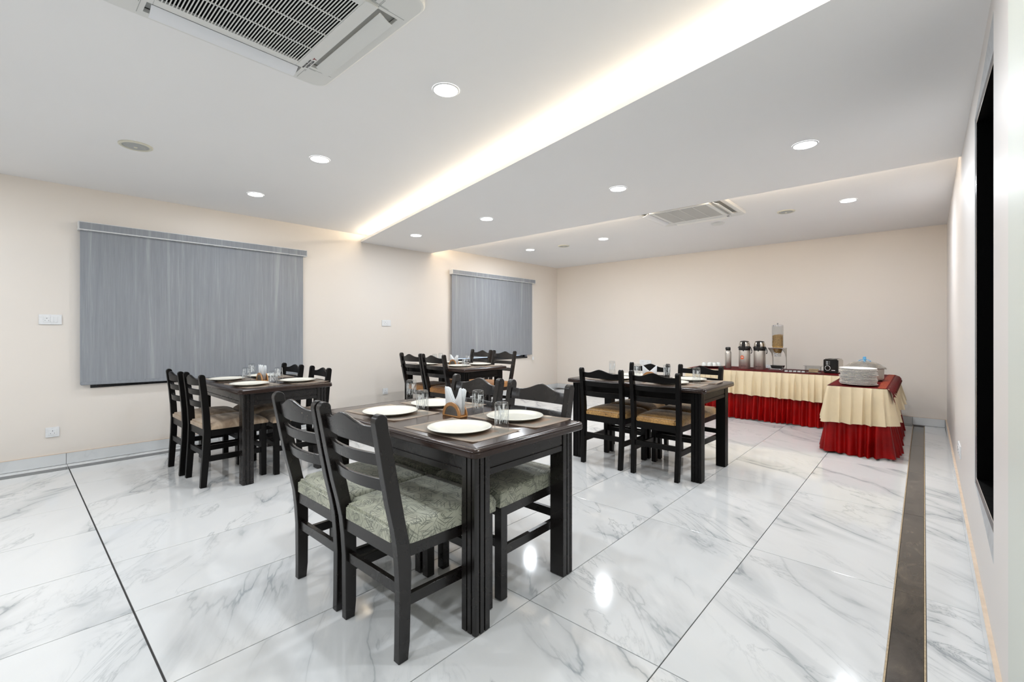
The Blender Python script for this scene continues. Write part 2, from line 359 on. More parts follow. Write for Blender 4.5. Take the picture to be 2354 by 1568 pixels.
def prism(bm, poly, t0, t1, axis='z', bev=0, mtx=None, fn=None):
    """poly of 2-D points extruded from t0 to t1 along axis"""
    b2 = bmesh.new()
    def P(u, v, t): return {'z': (u, v, t), 'y': (u, t, v), 'x': (t, u, v)}[axis]
    a = [b2.verts.new(P(u, v, t0)) for u, v in poly]; b = [b2.verts.new(P(u, v, t1)) for u, v in poly]
    n = len(poly); b2.faces.new(a[::-1]); b2.faces.new(b)
    for i in range(n):
        j = (i + 1) % n; b2.faces.new((a[i], a[j], b[j], b[i]))
    bmesh.ops.recalc_face_normals(b2, faces=b2.faces)
    if bev: bmesh.ops.bevel(b2, geom=list(b2.edges), offset=bev, segments=1, affect='EDGES', clamp_overlap=True)
    if fn:
        for v in b2.verts: v.co = Vector(fn(*v.co))
    if mtx is not None: bmesh.ops.transform(b2, matrix=mtx, verts=b2.verts)
    merge(bm, b2)
def obj(name, bm, mat, parent=None, loc=None, smooth=True, ang=38):
    me = bpy.data.meshes.new(name); bm.to_mesh(me); bm.free(); me.materials.append(mat)
    if smooth:
        for p in me.polygons: p.use_smooth = True
        me.set_sharp_from_angle(angle=R(ang))
    o = bpy.data.objects.new(name, me); C.objects.link(o)
    if parent: o.parent = parent
    if loc: o.location = loc
    return o
def inst(name, me, parent=None, loc=(0, 0, 0), rz=0):
    o = bpy.data.objects.new(name, me); C.objects.link(o); o.location = loc; o.rotation_euler = (0, 0, rz)
    if parent: o.parent = parent
    return o
def B(): return bmesh.new()
def thing(name, label, cat, loc=(0, 0, 0), rz=0, group=None):
    o = bpy.data.objects.new(name, None); C.objects.link(o); o.empty_display_size = 0.1
    o.location = loc; o.rotation_euler = (0, 0, rz); tag(o, label, cat, group); return o
def tag(o, label, cat, group=None):
    o['label'] = label; o['category'] = cat
    if group: o['group'] = group
    return o
def struct(name, bm, m, label, cat, parent=None, smooth=False):
    o = obj(name, bm, m, parent, smooth=smooth)
    if not parent: o['kind'] = 'structure'; o['label'] = label; o['category'] = cat
    return o
def dup(root, loc, rz, label, group=None):
    r = root.copy(); C.objects.link(r); r.location = loc; r.rotation_euler = (0, 0, rz); r['label'] = label
    if group: r['group'] = group
    for ch in list(root.children):
        c = ch.copy(); C.objects.link(c); c.parent = r
        for g in ch.children:
            d = g.copy(); C.objects.link(d); d.parent = c
    return r
def rrect(hx, hy, r, n=6):
    pts = []
    for cx, cy, a0 in ((hx - r, hy - r, 0), (-hx + r, hy - r, 90), (-hx + r, -hy + r, 180), (hx - r, -hy + r, 270)):
        for i in range(n + 1):
            a = R(a0 + 90 * i / n); pts.append((cx + r * math.cos(a), cy + r * math.sin(a)))
    return pts
def loft(bm, hx, hy, r, prof, cap0=True, cap1=True, n=6):
    """rounded rectangle sections (inset, z)"""
    b2 = bmesh.new(); rings = []
    for ins, z in prof:
        rings.append([b2.verts.new((x, y, z)) for x, y in rrect(hx - ins, hy - ins, max(0.002, r - ins), n)])
    for a, b in zip(rings, rings[1:]):
        for i in range(len(a)):
            j = (i + 1) % len(a); b2.faces.new((a[i], a[j], b[j], b[i]))
    if cap0: b2.faces.new(rings[0][::-1])
    if cap1: b2.faces.new(rings[-1])
    bmesh.ops.recalc_face_normals(b2, faces=b2.faces); merge(bm, b2)
def text_mesh(s, size, extrude=0.0006):
    cu = bpy.data.curves.new('t', 'FONT'); cu.body = s; cu.size = size; cu.extrude = extrude; cu.align_x = 'LEFT'
    o = bpy.data.objects.new('t', cu); C.objects.link(o)
    bpy.context.view_layer.update()
    me = bpy.data.meshes.new_from_object(o.evaluated_get(bpy.context.evaluated_depsgraph_get()))
    bpy.data.objects.remove(o); return me

# ------------------------------------------------------------------ room shell
XR = lambda y: 0.172 + 0.005 * y          # face of the right wall
bm = B(); box(bm, XL - 0.2, 0.6, YF - 0.2, YB + 0.2, -0.12, -0.006)
floor = struct('floor', bm, M['grout'], 'dining room floor of large white marble-look tiles with dark border strips', 'floor')
cache = {}
def tile(x0, x1, y0, y1, mat, gap=0.0016, top=0.0, name='tile', parent=None, bev=0.0008):
    k = (round(x1 - x0, 4), round(y1 - y0, 4), mat.name, gap)
    if k not in cache:
        hx = (x1 - x0) / 2 - gap; hy = (y1 - y0) / 2 - gap
        bm = B(); box(bm, -hx, hx, -hy, hy, -0.0058, 0, bev)
        me = bpy.data.meshes.new('tile'); bm.to_mesh(me); bm.free(); me.materials.append(mat); cache[k] = me
    return inst(name, cache[k], parent or floor, ((x0 + x1) / 2, (y0 + y1) / 2, top))
SX0, SX1 = -5.515, -0.103; TW = (SX1 - SX0) / 9
rows = [YF, -2.035, -0.835, 0.365, 1.565, 2.765, 3.965, 5.165, 6.365, 7.628]
for j in range(9):
    for i in range(9):
        e0 = 0.0018 if abs(rows[j] - 0.365) < 0.01 else 0; e1 = 0.0018 if abs(rows[j + 1] - 0.365) < 0.01 else 0
        tile(SX0 + TW * i, SX0 + TW * (i + 1), rows[j] + e0, rows[j + 1] - e1, M['tile'], 0.0019)
    tile(SX1 + 0.004, 0.001, rows[j], rows[j + 1], M['strip'], 0.0012)
    tile(-5.632, SX0 - 0.001, rows[j], rows[j + 1], M['strip_grey'], 0.0012)
    tile(0.007, 0.197, rows[j], rows[j + 1] if j < 8 else 7.775, M['tile'], 0.0014)
    tile(-5.733, -5.632, rows[j], rows[j + 1], M['tile'], 0.0012)
for i in range(5):
    a = SX0 + (SX1 - SX0) * i / 5; b = SX0 + (SX1 - SX0) * (i + 1) / 5
    tile(a, b, 7.63, 7.715, M['strip_grey'], 0.0012); tile(a, b, 7.715, 7.775, M['tile'], 0.0012)
bm = B()
for x in (SX1 + 0.001, 0.0035): box(bm, x - 0.0028, x + 0.0028, YF, 7.72, -0.0058, 0.0002)
obj('edging', bm, M['edge'], floor, smooth=False)

# left wall with two window openings
O1 = (0.52, 2.40, 0.672, 2.10); O2 = (4.92, 6.80, 0.672, 2.10)
bm = B()
def wl(y0, y1, z0, z1): box(bm, XL - 0.2, XL, y0, y1, z0, z1)
wl(YF - 0.2, O1[0], -0.006, 2.7); wl(O1[1], O2[0], -0.006, 2.7); wl(O2[1], YB + 0.2, -0.006, 2.7)
for o in (O1, O2): wl(o[0], o[1], -0.006, o[2]); wl(o[0], o[1], o[3], 2.7)
struct('wall_left', bm, M['wall'], 'long cream wall carrying the two grey roller blinds', 'wall')
bm = B(); box(bm, XL, 0.6, YB, YB + 0.2, -0.006, 2.7)
struct('wall_back', bm, M['wall'], 'beige end wall behind the buffet tables', 'wall')
bm = B(); box(bm, XL, 0.6, YF - 0.2, YF, -0.006, 2.7)
struct('wall_front', bm, M['wall'], 'cream wall behind the viewer', 'wall')
# right wall, slightly out of square, with an opening
YN, YFR = 2.35, 3.23; ZB0, ZT0 = 0.372, 2.34; ZB1, ZT1 = 0.445, 2.255
bm = B()
def wr(poly):   # poly in (y,z)
    b2 = bmesh.new()
    a = [b2.verts.new((XR(y), y, z)) for y, z in poly]; b = [b2.verts.new((0.6, y, z)) for y, z in poly]
    n = len(poly); b2.faces.new(a); b2.faces.new(b[::-1])
    for i in range(n):
        j = (i + 1) % n; b2.faces.new((a[i], a[j], b[j], b[i]))
    bmesh.ops.recalc_face_normals(b2, faces=b2.faces); merge(bm, b2)
wr([(YF, -0.006), (YN, -0.006), (YN, 2.7), (YF, 2.7)])
wr([(YFR, -0.006), (YB, -0.006), (YB, 2.7), (YFR, 2.7)])
wr([(YN, -0.006), (YFR, -0.006), (YFR, ZB1), (YN, ZB0)])
wr([(YN, ZT0), (YFR, ZT1), (YFR, 2.7), (YN, 2.7)])
struct('wall_right', bm, M['wall_r'], 'pale pinkish wall on the right with a dark window opening', 'wall')
# dark window in the right wall
bm = B()
def quad(bm, *p): bm.faces.new([bm.verts.new(q) for q in p])
xo = 0.012; xi = 0.16
def ring(bm, ro, ri, mtx=None):
    for i in range(4):
        j = (i + 1) % 4; quad(bm, ro[i], ro[j], ri[j], ri[i])
face = [(XR(YN), YN, ZB0), (XR(YFR), YFR, ZB1), (XR(YFR), YFR, ZT1), (XR(YN), YN, ZT0)]
infr = [(XR(YN) + xo, YN + 0.004, 0.438), (XR(YFR) + 0.002, YFR - 0.002, 0.447), (XR(YFR) + 0.002, YFR - 0.002, 2.253), (XR(YN) + xo, YN + 0.004, 2.258)]
ring(bm, face, infr)
w3 = struct('window_3', bm, M['grey_reveal'], 'narrow tall opening in the right wall with black frame and dark interior', 'window')
bm = B()
f2 = [(XR(YN) + 0.016, YN + 0.01, 0.468), (XR(YFR) + 0.006, YFR - 0.035, 0.475), (XR(YFR) + 0.006, YFR - 0.035, 2.225), (XR(YN) + 0.016, YN + 0.01, 2.228)]
ring(bm, infr, f2)
obj('window_frame', bm, M['black_granite'], w3, smooth=False)
bm = B()
for i in range(4):
    a = Vector(f2[i]); b = Vector(f2[(i + 1) % 4]); tube(bm, [a + Vector((-0.001, 0, 0)), b + Vector((-0.001, 0, 0))], 0.0016, 5)
obj('frame_bead', bm, M['chrome'], w3)
bm = B()
f3 = [(x + xi, y, z) for x, y, z in f2]; ring(bm, f2, f3); bm.faces.new([bm.verts.new(q) for q in f3])
obj('pane', bm, M['dark_glass'], w3, smooth=False)
# thicker wall part beside the viewer
bm = B(); box(bm, 0.168, 0.3, YF, 1.806, -0.006, 2.7, 0.004)
struct('trim_1', bm, M['greenish'], 'pale greenish wall pier at the right edge beside the viewer', 'wall trim')

bm = B(); box(bm, XL - 0.2, 0.6, YF - 0.2, YB + 0.2, CEIL, 2.7)
struct('ceiling', bm, M['ceil'], 'flat off-white ceiling above the tables', 'ceiling')
bm = B()
prism(bm, [(A0.x, A0.y), (XR(1.935) + 0.004, 1.935), (XR(4.47) + 0.004, 4.47), (XL, 4.47)], SOF, SOFT)
struct('trim_2', bm, M['ceil'], 'dropped ceiling panel with warm cove light along its edges', 'ceiling panel')
bm = B()
prism(bm, [(XL, A0.y + 0.22), (0.19, 2.155), (0.19, 4.30), (XL, 4.30)], SOFT, CEIL)
struct('trim_3', bm, M['ceil'], 'hidden packing between the dropped panel and the ceiling', 'ceiling panel')

# skirting
def skirting(name, horizontal, fixed, a, b, joints, face_dir, label):
    bm = B(); t = 0.004
    def bx(u0, u1, w0, w1, z0, z1):
        if horizontal: box(bm, u0, u1, min(w0, w1), max(w0, w1), z0, z1)
        else: box(bm, min(w0, w1), max(w0, w1), u0, u1, z0, z1)
    bx(a, b, fixed, fixed + face_dir * t, 0.0, 0.1)
    root = struct(name, bm, M['grout'], label, 'skirting')
    bm = B(); bx(a, b, fixed, fixed + face_dir * 0.0115, 0.1, 0.1035); obj('cap', bm, M['beige_cap'], root, smooth=False)
    js = [a] + joints + [b]
    for u0, u1 in zip(js, js[1:]):
        if u1 - u0 < 0.01: continue
        mc = (u0 + u1) / 2; hl = (u1 - u0) / 2 - 0.0015
        bm = B()
        if horizontal: box(bm, -hl, hl, 0, face_dir * 0.007, 0.002, 0.0995) if face_dir > 0 else box(bm, -hl, hl, -0.007, 0, 0.002, 0.0995)
        else: box(bm, 0, face_dir * 0.007, -hl, hl, 0.002, 0.0995) if face_dir > 0 else box(bm, -0.007, 0, -hl, hl, 0.002, 0.0995)
        bmesh.ops.recalc_face_normals(bm, faces=bm.faces)
        obj('tile', bm, M['skirt_tile'], root, (mc, fixed + face_dir * t, 0) if horizontal else (fixed + face_dir * t, mc, 0), smooth=False)
    return root
jl = [-2.04, -0.84, 0.36, 1.56, 2.76, 3.96, 5.16, 6.36, 7.3, 7.56]
skirting('baseboard_left', False, XL, YF, YB, jl, 1, 'white marble skirting along the wall with the blinds')
skirting('baseboard_back', True, YB, XL + 0.012, 0.196, [-5.5, -4.9, -3.7, -2.5, -1.3, -0.107], -1, 'white marble skirting behind the buffet')
# right skirting follows the wall
bm = B()
def rs(y0, y1, t0, t1, z0, z1):
    b2 = bmesh.new()
    vs = [b2.verts.new(p) for p in ((XR(y0) - t1, y0, z0), (XR(y0) - t0, y0, z0), (XR(y1) - t0, y1, z0), (XR(y1) - t1, y1, z0), (XR(y0) - t1, y0, z1), (XR(y0) - t0, y0, z1), (XR(y1) - t0, y1, z1), (XR(y1) - t1, y1, z1))]
    for f in ((3, 2, 1, 0), (4, 5, 6, 7), (0, 1, 5, 4), (1, 2, 6, 5), (2, 3, 7, 6), (3, 0, 4, 7)): b2.faces.new([vs[i] for i in f])
    bmesh.ops.recalc_face_normals(b2, faces=b2.faces); merge(bm, b2)
rs(1.808, YB, 0, 0.006, 0, 0.1)
br = struct('baseboard_right', bm, M['grout'], 'marble skirting with beige top along the right wall', 'skirting')
bm = B(); rs(1.808, YB, 0, 0.014, 0.1, 0.104); obj('cap', bm, M['beige_cap'], br, smooth=False)
for y0, y1 in ((1.808, 2.765), (2.765, 3.965), (3.965, 5.165), (5.165, 6.365), (6.365, YB)):
    bm = B(); rs(y0 + 0.0015, y1 - 0.0015, 0.006, 0.012, 0.002, 0.0995); obj('tile', bm, M['skirt_tile'], br, smooth=False)

# windows behind the blinds
for n, o in ((1, O1), (2, O2)):
    bm = B(); x0, x1 = XL - 0.12, XL - 0.06
    box(bm, x0, x1, o[0], o[1], o[2], o[2] + 0.05); box(bm, x0, x1, o[0], o[1], o[3] - 0.05, o[3])
    for y in (o[0], (o[0] + o[1]) / 2 - 0.025, o[1] - 0.05): box(bm, x0, x1, y, y + 0.05, o[2], o[3])
    wn = struct('window_%d' % n, bm, M['black_granite'], 'black framed window hidden behind the %s roller blind' % ('large left' if n == 1 else 'smaller far'), 'window')
    bm = B(); box(bm, x0 + 0.02, x0 + 0.026, o[0] + 0.05, o[1] - 0.05, o[2] + 0.05, o[3] - 0.05); obj('pane', bm, M['clear'], wn, smooth=False)
    bm = B(); box(bm, XL - 0.06, XL + 0.012, o[0], o[1], o[2] - 0.0, o[2] + 0.03, 0.002); obj('window_sill', bm, M['black_granite'], wn, smooth=False)

# roller blinds
def blind(y0, y1, yf1, ztop, zbot, label, zb2):
    t = thing('roller_blind', label, 'blind', (XL + 0.05, (y0 + y1) / 2, zbot), 0, 'grey roller blinds on the long wall')
    h = (y1 - y0) / 2; hf = (yf1 - y0) / 2
    zt = ztop - zbot
    bm = B(); box(bm, -0.045, 0.035, -h, h, zt - 0.076, zt, 0.003); obj('headrail', bm, M['plastic'], t)
    bm = B(); box(bm, 0.035, 0.037, -h + 0.006, h - 0.004, zt - 0.068, zt - 0.006); obj('headrail_fabric', bm, M['blind'], t, smooth=False)
    bm = B()
    ya, yb_ = -h + 0.012, yf1 - y0 - h
    prism(bm, [(ya, 0.01), (yb_, zb2 - zbot + 0.01), (yb_, zt - 0.06), (ya, zt - 0.06)], -0.0006, 0.0006, 'x')
    obj('blind_fabric', bm, M['blind'], t)
    bm = B(); box(bm, -0.006, 0.006, 0, yf1 - y0 - 0.016, 0, 0.03, 0.004, 2)
    o = obj('bottom_bar', bm, M['blind'], t, (0.001, -h + 0.014, 0.0)); o.rotation_euler = (math.atan2(zb2 - zbot, yf1 - y0), 0, 0)
    for y in (-h - 0.003, h): 
        bm = B(); box(bm, -0.046, 0.038, y, y + 0.003, zt - 0.078, zt + 0.001, 0.001); obj('end_cap', bm, M['plastic'], t)
    return t
b1 = blind(0.435, 2.487, 2.455, 2.195, 0.705, 'wide grey streaked roller blind on the left wall behind the left table', 0.672)
b2_ = blind(4.838, 6.953, 6.895, 2.20, 0.745, 'smaller-looking grey roller blind near the far corner, behind the far table', 0.738)
bm = B(); h2 = (6.953 - 4.838) / 2
for dy in (0.0, 0.012): tube(bm, [(-0.01 + dy, h2 - 0.02, 1.38), (-0.012 + dy, h2 - 0.025, -0.06)], 0.0012, 5)
obj('pull_cord', bm, M['plastic'], b2_)
bm = B(); box(bm, -0.014, 0.01, h2 - 0.045, h2 - 0.01, -0.115, -0.055, 0.003); obj('cord_weight', bm, M['plastic'], b2_)

# ------------------------------------------------------------------ ceiling fittings
bm = B(); lathe(bm, [(0.074, -0.0005), (0.0735, -0.004), (0.068, -0.006), (0.0645, -0.005)], 36); ring_me = bpy.data.meshes.new('trim_ring'); bm.to_mesh(ring_me); bm.free(); ring_me.materials.append(M['plastic'])
bm = B(); lathe(bm, [(0.065, -0.0055), (0.03, -0.0062), (0.001, -0.0065)], 36); diff_me = bpy.data.meshes.new('diffuser'); bm.to_mesh(diff_me); bm.free(); diff_me.materials.append(M['lamp'])
for me in (ring_me, diff_me):
    for p in me.polygons: p.use_smooth = True
wh = ['near the front air conditioner, nearest of all', 'second out from the viewer in the front row over the left table', 'front row, closest to the wall with the blinds',
      'on the dropped panel, closest to the wall with the blinds', 'on the dropped panel, second from the blind wall', 'on the dropped panel, third from the blind wall', 'on the dropped panel, nearest the right wall',
      'on the far ceiling, closest to the far corner', 'on the far ceiling, left of the far air conditioner', 'on the far ceiling, nearest the right wall']
for i, (x, y, z) in enumerate(LAMPS + HIDDEN):
    lab = 'round recessed lamp ' + wh[i] if i < 10 else 'round recessed lamp on the ceiling ' + ['added as fill behind viewer, near right wall', 'added as fill behind viewer, second from right wall', 'added as fill behind viewer, third from right wall', 'added as fill behind viewer by the blind wall', 'above the viewer beside the right wall'][i - 10]
    t = thing('ceiling_lamp', lab, 'lamp', (x, y, z), 0, 'round recessed lamps')
    inst('trim_ring', ring_me, t); inst('diffuser', diff_me, t)
def speaker(x, y, r, label):
    t = thing('ceiling_speaker', label, 'speaker', (x, y, CEIL), 0, 'round ceiling speakers')
    bm = B(); lathe(bm, [(r, 0), (r, -0.006), (r - 0.008, -0.011), (r - 0.02, -0.009), (r - 0.022, -0.003)], 40); obj('ring', bm, M['speaker_ring'], t)
    bm = B(); lathe(bm, [(r - 0.021, -0.004), (r * 0.62, -0.007), (r * 0.58, -0.012), (r * 0.3, -0.014), (0.001, -0.015)], 40); obj('mesh_cone', bm, M['speaker_mesh'], t)
    bm = B(); lathe(bm, [(0.012, -0.0145), (0.010, -0.018), (0.001, -0.019)], 14); obj('centre_cap', bm, M['speaker_ring'], t)
speaker(-4.159, 0.615, 0.098, 'round cream ceiling speaker over the left side of the room')
speaker(-1.129, 5.764, 0.088, 'round cream ceiling speaker right of the far air conditioner')
speaker(-4.149, 5.795, 0.088, 'small round ceiling speaker between two far lamps')
bm = B(); lathe(bm, [(0.075, 0), (0.075, -0.01), (0.06, -0.02), (0.03, -0.024), (0.001, -0.024)], 32)
tag(obj('ceiling_sensor', bm, M['ac_white'], None, (-1.87, 5.83, CEIL)), 'low white ceiling disc just beyond the far air conditioner', 'detector')

# air conditioner cassette (origin at the ceiling, panel centre)
def make_ac(loc, label):
    t = thing('air_conditioner', label, 'air conditioner', loc, 0, 'ceiling cassette air conditioners')
    hw = 0.468
    bm = B()
    # four frame boards around the air slots
    loft(bm, hw, hw, 0.07, [(0.0, 0.0), (0.0, -0.018), (0.006, -0.026), (0.014, -0.028)], cap0=False, cap1=False)
    b2 = bmesh.new()
    outer = rrect(hw - 0.014, hw - 0.014, 0.056, 6)
    # flat underside made of corner pads and rim strips
    z = -0.028
    def fl(x0, x1, y0, y1): box(bm, x0, x1, y0, y1, z, -0.012)
    s0, s1, sl = 0.325, 0.418, 0.30
    fl(-s0, s0, -s0, s0)
    for sx in (-1, 1):
        for sy in (-1, 1):
            poly = [(sx * sl, sy * s0), (sx * sl, sy * (hw - 0.014)), (sx * (hw - 0.07), sy * (hw - 0.014))]
            poly += [(sx * (hw - 0.07 + 0.056 * math.sin(R(a))), sy * (hw - 0.07 + 0.056 * math.cos(R(a)))) for a in (15, 30, 45, 60, 75)]
            poly += [(sx * (hw - 0.014), sy * (hw - 0.07)), (sx * (hw - 0.014), sy * sl), (sx * s0, sy * sl), (sx * s0, sy * s0)]
            prism(bm, poly if sx * sy < 0 else poly[::-1], z, -0.012)
    for s in (-1, 1):
        a, b = sorted((s * s1, s * (hw - 0.014))); fl(-sl, sl, a, b); fl(a, b, -sl, sl)
    obj('panel', bm, M['ac_white'], t, smooth=False)
    bm = B()
    for s in (-1, 1):
        a, b = sorted((s * s0, s * s1)); box(bm, -sl, sl, a, b, -0.008, -0.003); box(bm, a, b, -sl, sl, -0.008, -0.003)
    obj('air_slot', bm, M['speaker_mesh'], t, smooth=False)
    # louvre flaps, tilted open
    for k in range(4):
        bm = B()
        prof = [(0.0, 0.0), (0.022, -0.003), (0.042, -0.003), (0.062, 0.002), (0.062, 0.005), (0.042, 0.001), (0.022, 0.001), (0.0, 0.004)]
        prism(bm, prof, -0.285, 0.285, 'x')
        m = Matrix.Rotation(R(90 * k), 4, 'Z') @ Matrix.Translation((0, s0 + 0.020, -0.029)) @ Matrix.Rotation(R(-26), 4, 'X')
        bmesh.ops.transform(bm, matrix=m, verts=bm.verts)
        obj('flap', bm, M['ac_flap'] if k == 1 else M['ac_white'], t)
        bm = B()
        a, b = (s0 - 0.001, s0 + 0.008)
        box(bm, -0.36, 0.36, a - 0.002, a + 0.0005, -0.0288, -0.027)
        for e in (-1, 1): box(bm, e * 0.318 - 0.0012, e * 0.318 + 0.0012, s0, hw - 0.03, -0.0288, -0.027)
        bmesh.ops.transform(bm, matrix=Matrix.Rotation(R(90 * k), 4, 'Z'), verts=bm.verts)
        obj('panel_joint', bm, M['speaker_mesh'], t, smooth=False)
    # intake grille: frame, dark filter, slats and ribs
    ox, oy0, oy1 = 0.278, -0.285, 0.262; go = 0.318
    bm = B()
    box(bm, -go, go, oy1, go, -0.042, -0.028, 0.002); box(bm, -go, go, -go, oy0, -0.042, -0.028, 0.002)
    box(bm, -go, -ox, oy0, oy1, -0.042, -0.028, 0.002); box(bm, ox, go, oy0, oy1, -0.042, -0.028, 0.002)
    gr = obj('intake_grille', bm, M['ac_white'], t)
    bm = B(); box(bm, -ox, ox, oy0, oy1, -0.0295, -0.0285); obj('filter', bm, M['dark'], t, smooth=False)
    bm = B(); box(bm, -ox, ox, -0.0022, 0.0022, -0.0405, -0.0385)
    sm = bpy.data.meshes.new('slat'); bm.to_mesh(sm); bm.free(); sm.materials.append(M['ac_white'])
    n = 46
    for i in range(n): inst('slat', sm, gr, (0, oy0 + (oy1 - oy0) * (i + 0.7) / n, 0))
    bm = B(); box(bm, -0.002, 0.002, oy0, oy1, -0.0425, -0.038)
    rm = bpy.data.meshes.new('rib'); bm.to_mesh(rm); bm.free(); rm.materials.append(M['ac_white'])
    for i in range(1, 4): inst('rib', rm, gr, (-ox + 2 * ox * i / 4, 0, 0))
    return t
ac = make_ac((-1.92, 0.668, CEIL), 'large white ceiling cassette air conditioner at the top left, nearest the viewer')
ac2 = dup(ac, (-1.92, 5.035, CEIL), 0, 'far white ceiling cassette air conditioner beyond the dropped panel')
# maker's mark on the near unit
TXX, TXY = -0.222, 0.300
mk = thing('maker_mark', '', ''); 
for k in ('label', 'category'): del mk[k]
mk.parent = ac; mk.location = (0, 0, 0)
mk.name = 'maker_mark'
def put_text(s, size, mat, parent, mtx, name):
    me = text_mesh(s, size); me.materials.clear(); me.materials.append(mat); me.transform(mtx)
    return inst(name, me, parent)
base = Matrix(((-1, 0, 0, 0), (0, 1, 0, 0), (0, 0, -1, 0), (0, 0, 0, 1)))
put_text('MITSUBISHI', 0.0155, M['ink'], ac, Matrix.Translation((TXX, TXY, -0.0424)) @ base, 'lettering')
put_text('HEAVY INDUSTRIES', 0.0103, M['ink'], ac, Matrix.Translation((TXX, TXY - 0.0115, -0.0424)) @ base, 'lettering')
bm = B()
for a in (90, 210, 330):
    u = Vector((math.cos(R(a)), math.sin(R(a)), 0)); v = Vector((-u.y, u.x, 0)); s = 0.0115
    P_ = [Vector((0, 0, 0)), u * s * 0.87 * 0.5 + v * s * 0.25 * 1.0, u * s, u * s * 0.87 * 0.5 - v * s * 0.25]
    prism(bm, [(p.x, p.y) for p in P_], -0.0004, 0.0004)
bmesh.ops.transform(bm, matrix=Matrix.Translation((TXX + 0.018, TXY + 0.001, -0.0425)) @ base, verts=bm.verts)
obj('emblem', bm, M['ink_red'], ac, smooth=False)
bpy.data.objects.remove(mk)

# ------------------------------------------------------------------ sockets and switches
def socket(loc, rot, wd, ht, n_mod, label, name='socket_plate'):
    t = thing(name, label, 'socket', loc, rot, 'white wall sockets')   # local: x along the wall, -y out of the wall, z up
    bm = B(); box(bm, -wd / 2, wd / 2, -0.009, 0, -ht / 2, ht / 2, 0.002, 2); obj('cover_plate', bm, M['plastic'], t)
    iw = wd * 0.62; ih = ht * 0.56; n = len(n_mod); mw = iw / sum(2 if c == 's' else 1 for c in n_mod); x = -iw / 2
    for c in n_mod:
        k = 2 if c == 's' else 1
        bm = B(); box(bm, x + 0.0006, x + mw * k - 0.0006, -0.0115, -0.008, -ih / 2, ih / 2, 0.001)
        o = obj('socket_insert' if c == 's' else 'switch_rocker', bm, M['plastic'], t)
        if c == 's':
            cx = x + mw; q = min(mw, ih / 2)
            bm = B()
            for px, pz, r in ((0, 0.45, 0.13), (-0.5, -0.42, 0.1), (0.5, -0.42, 0.1)):
                b2 = bmesh.new(); bmesh.ops.create_cone(b2, cap_ends=True, segments=10, radius1=r * q, radius2=r * q, depth=0.001, matrix=Matrix.Translation((cx + px * q, -0.0118, pz * q)) @ Matrix.Rotation(R(90), 4, 'X')); merge(bm, b2)
            obj('pin_hole', bm, M['ink'], o)
        x += mw * k
    return t
socket((XL, 0.26, 1.302), R(90), 0.145, 0.088, 'skk', 'wide white socket plate with two switches left of the large blind')
socket((XL, 0.273, 0.303), R(90), 0.088, 0.088, 's', 'square white socket low on the wall left of the left table')
socket((XL, 3.661, 1.313), R(90), 0.145, 0.088, 'sk', 'small white switch and socket plate high between the two blinds')
socket((XL, 3.643, 0.334), R(90), 0.085, 0.085, 's', 'square white socket low between the two blinds')
socket((-3.76, YB, 0.625), 0, 0.225, 0.088, 'skks', 'long white socket plate on the end wall behind the gold-seat table')
socket((-1.755, YB, 0.64), 0, 0.145, 0.088, 'sk', 'white socket plate on the end wall behind the cereal dispenser')
socket((XR(4.6) , 4.6, 0.345), R(-90), 0.24, 0.088, 'skks', 'white socket plate low on the right wall beyond the dark opening')

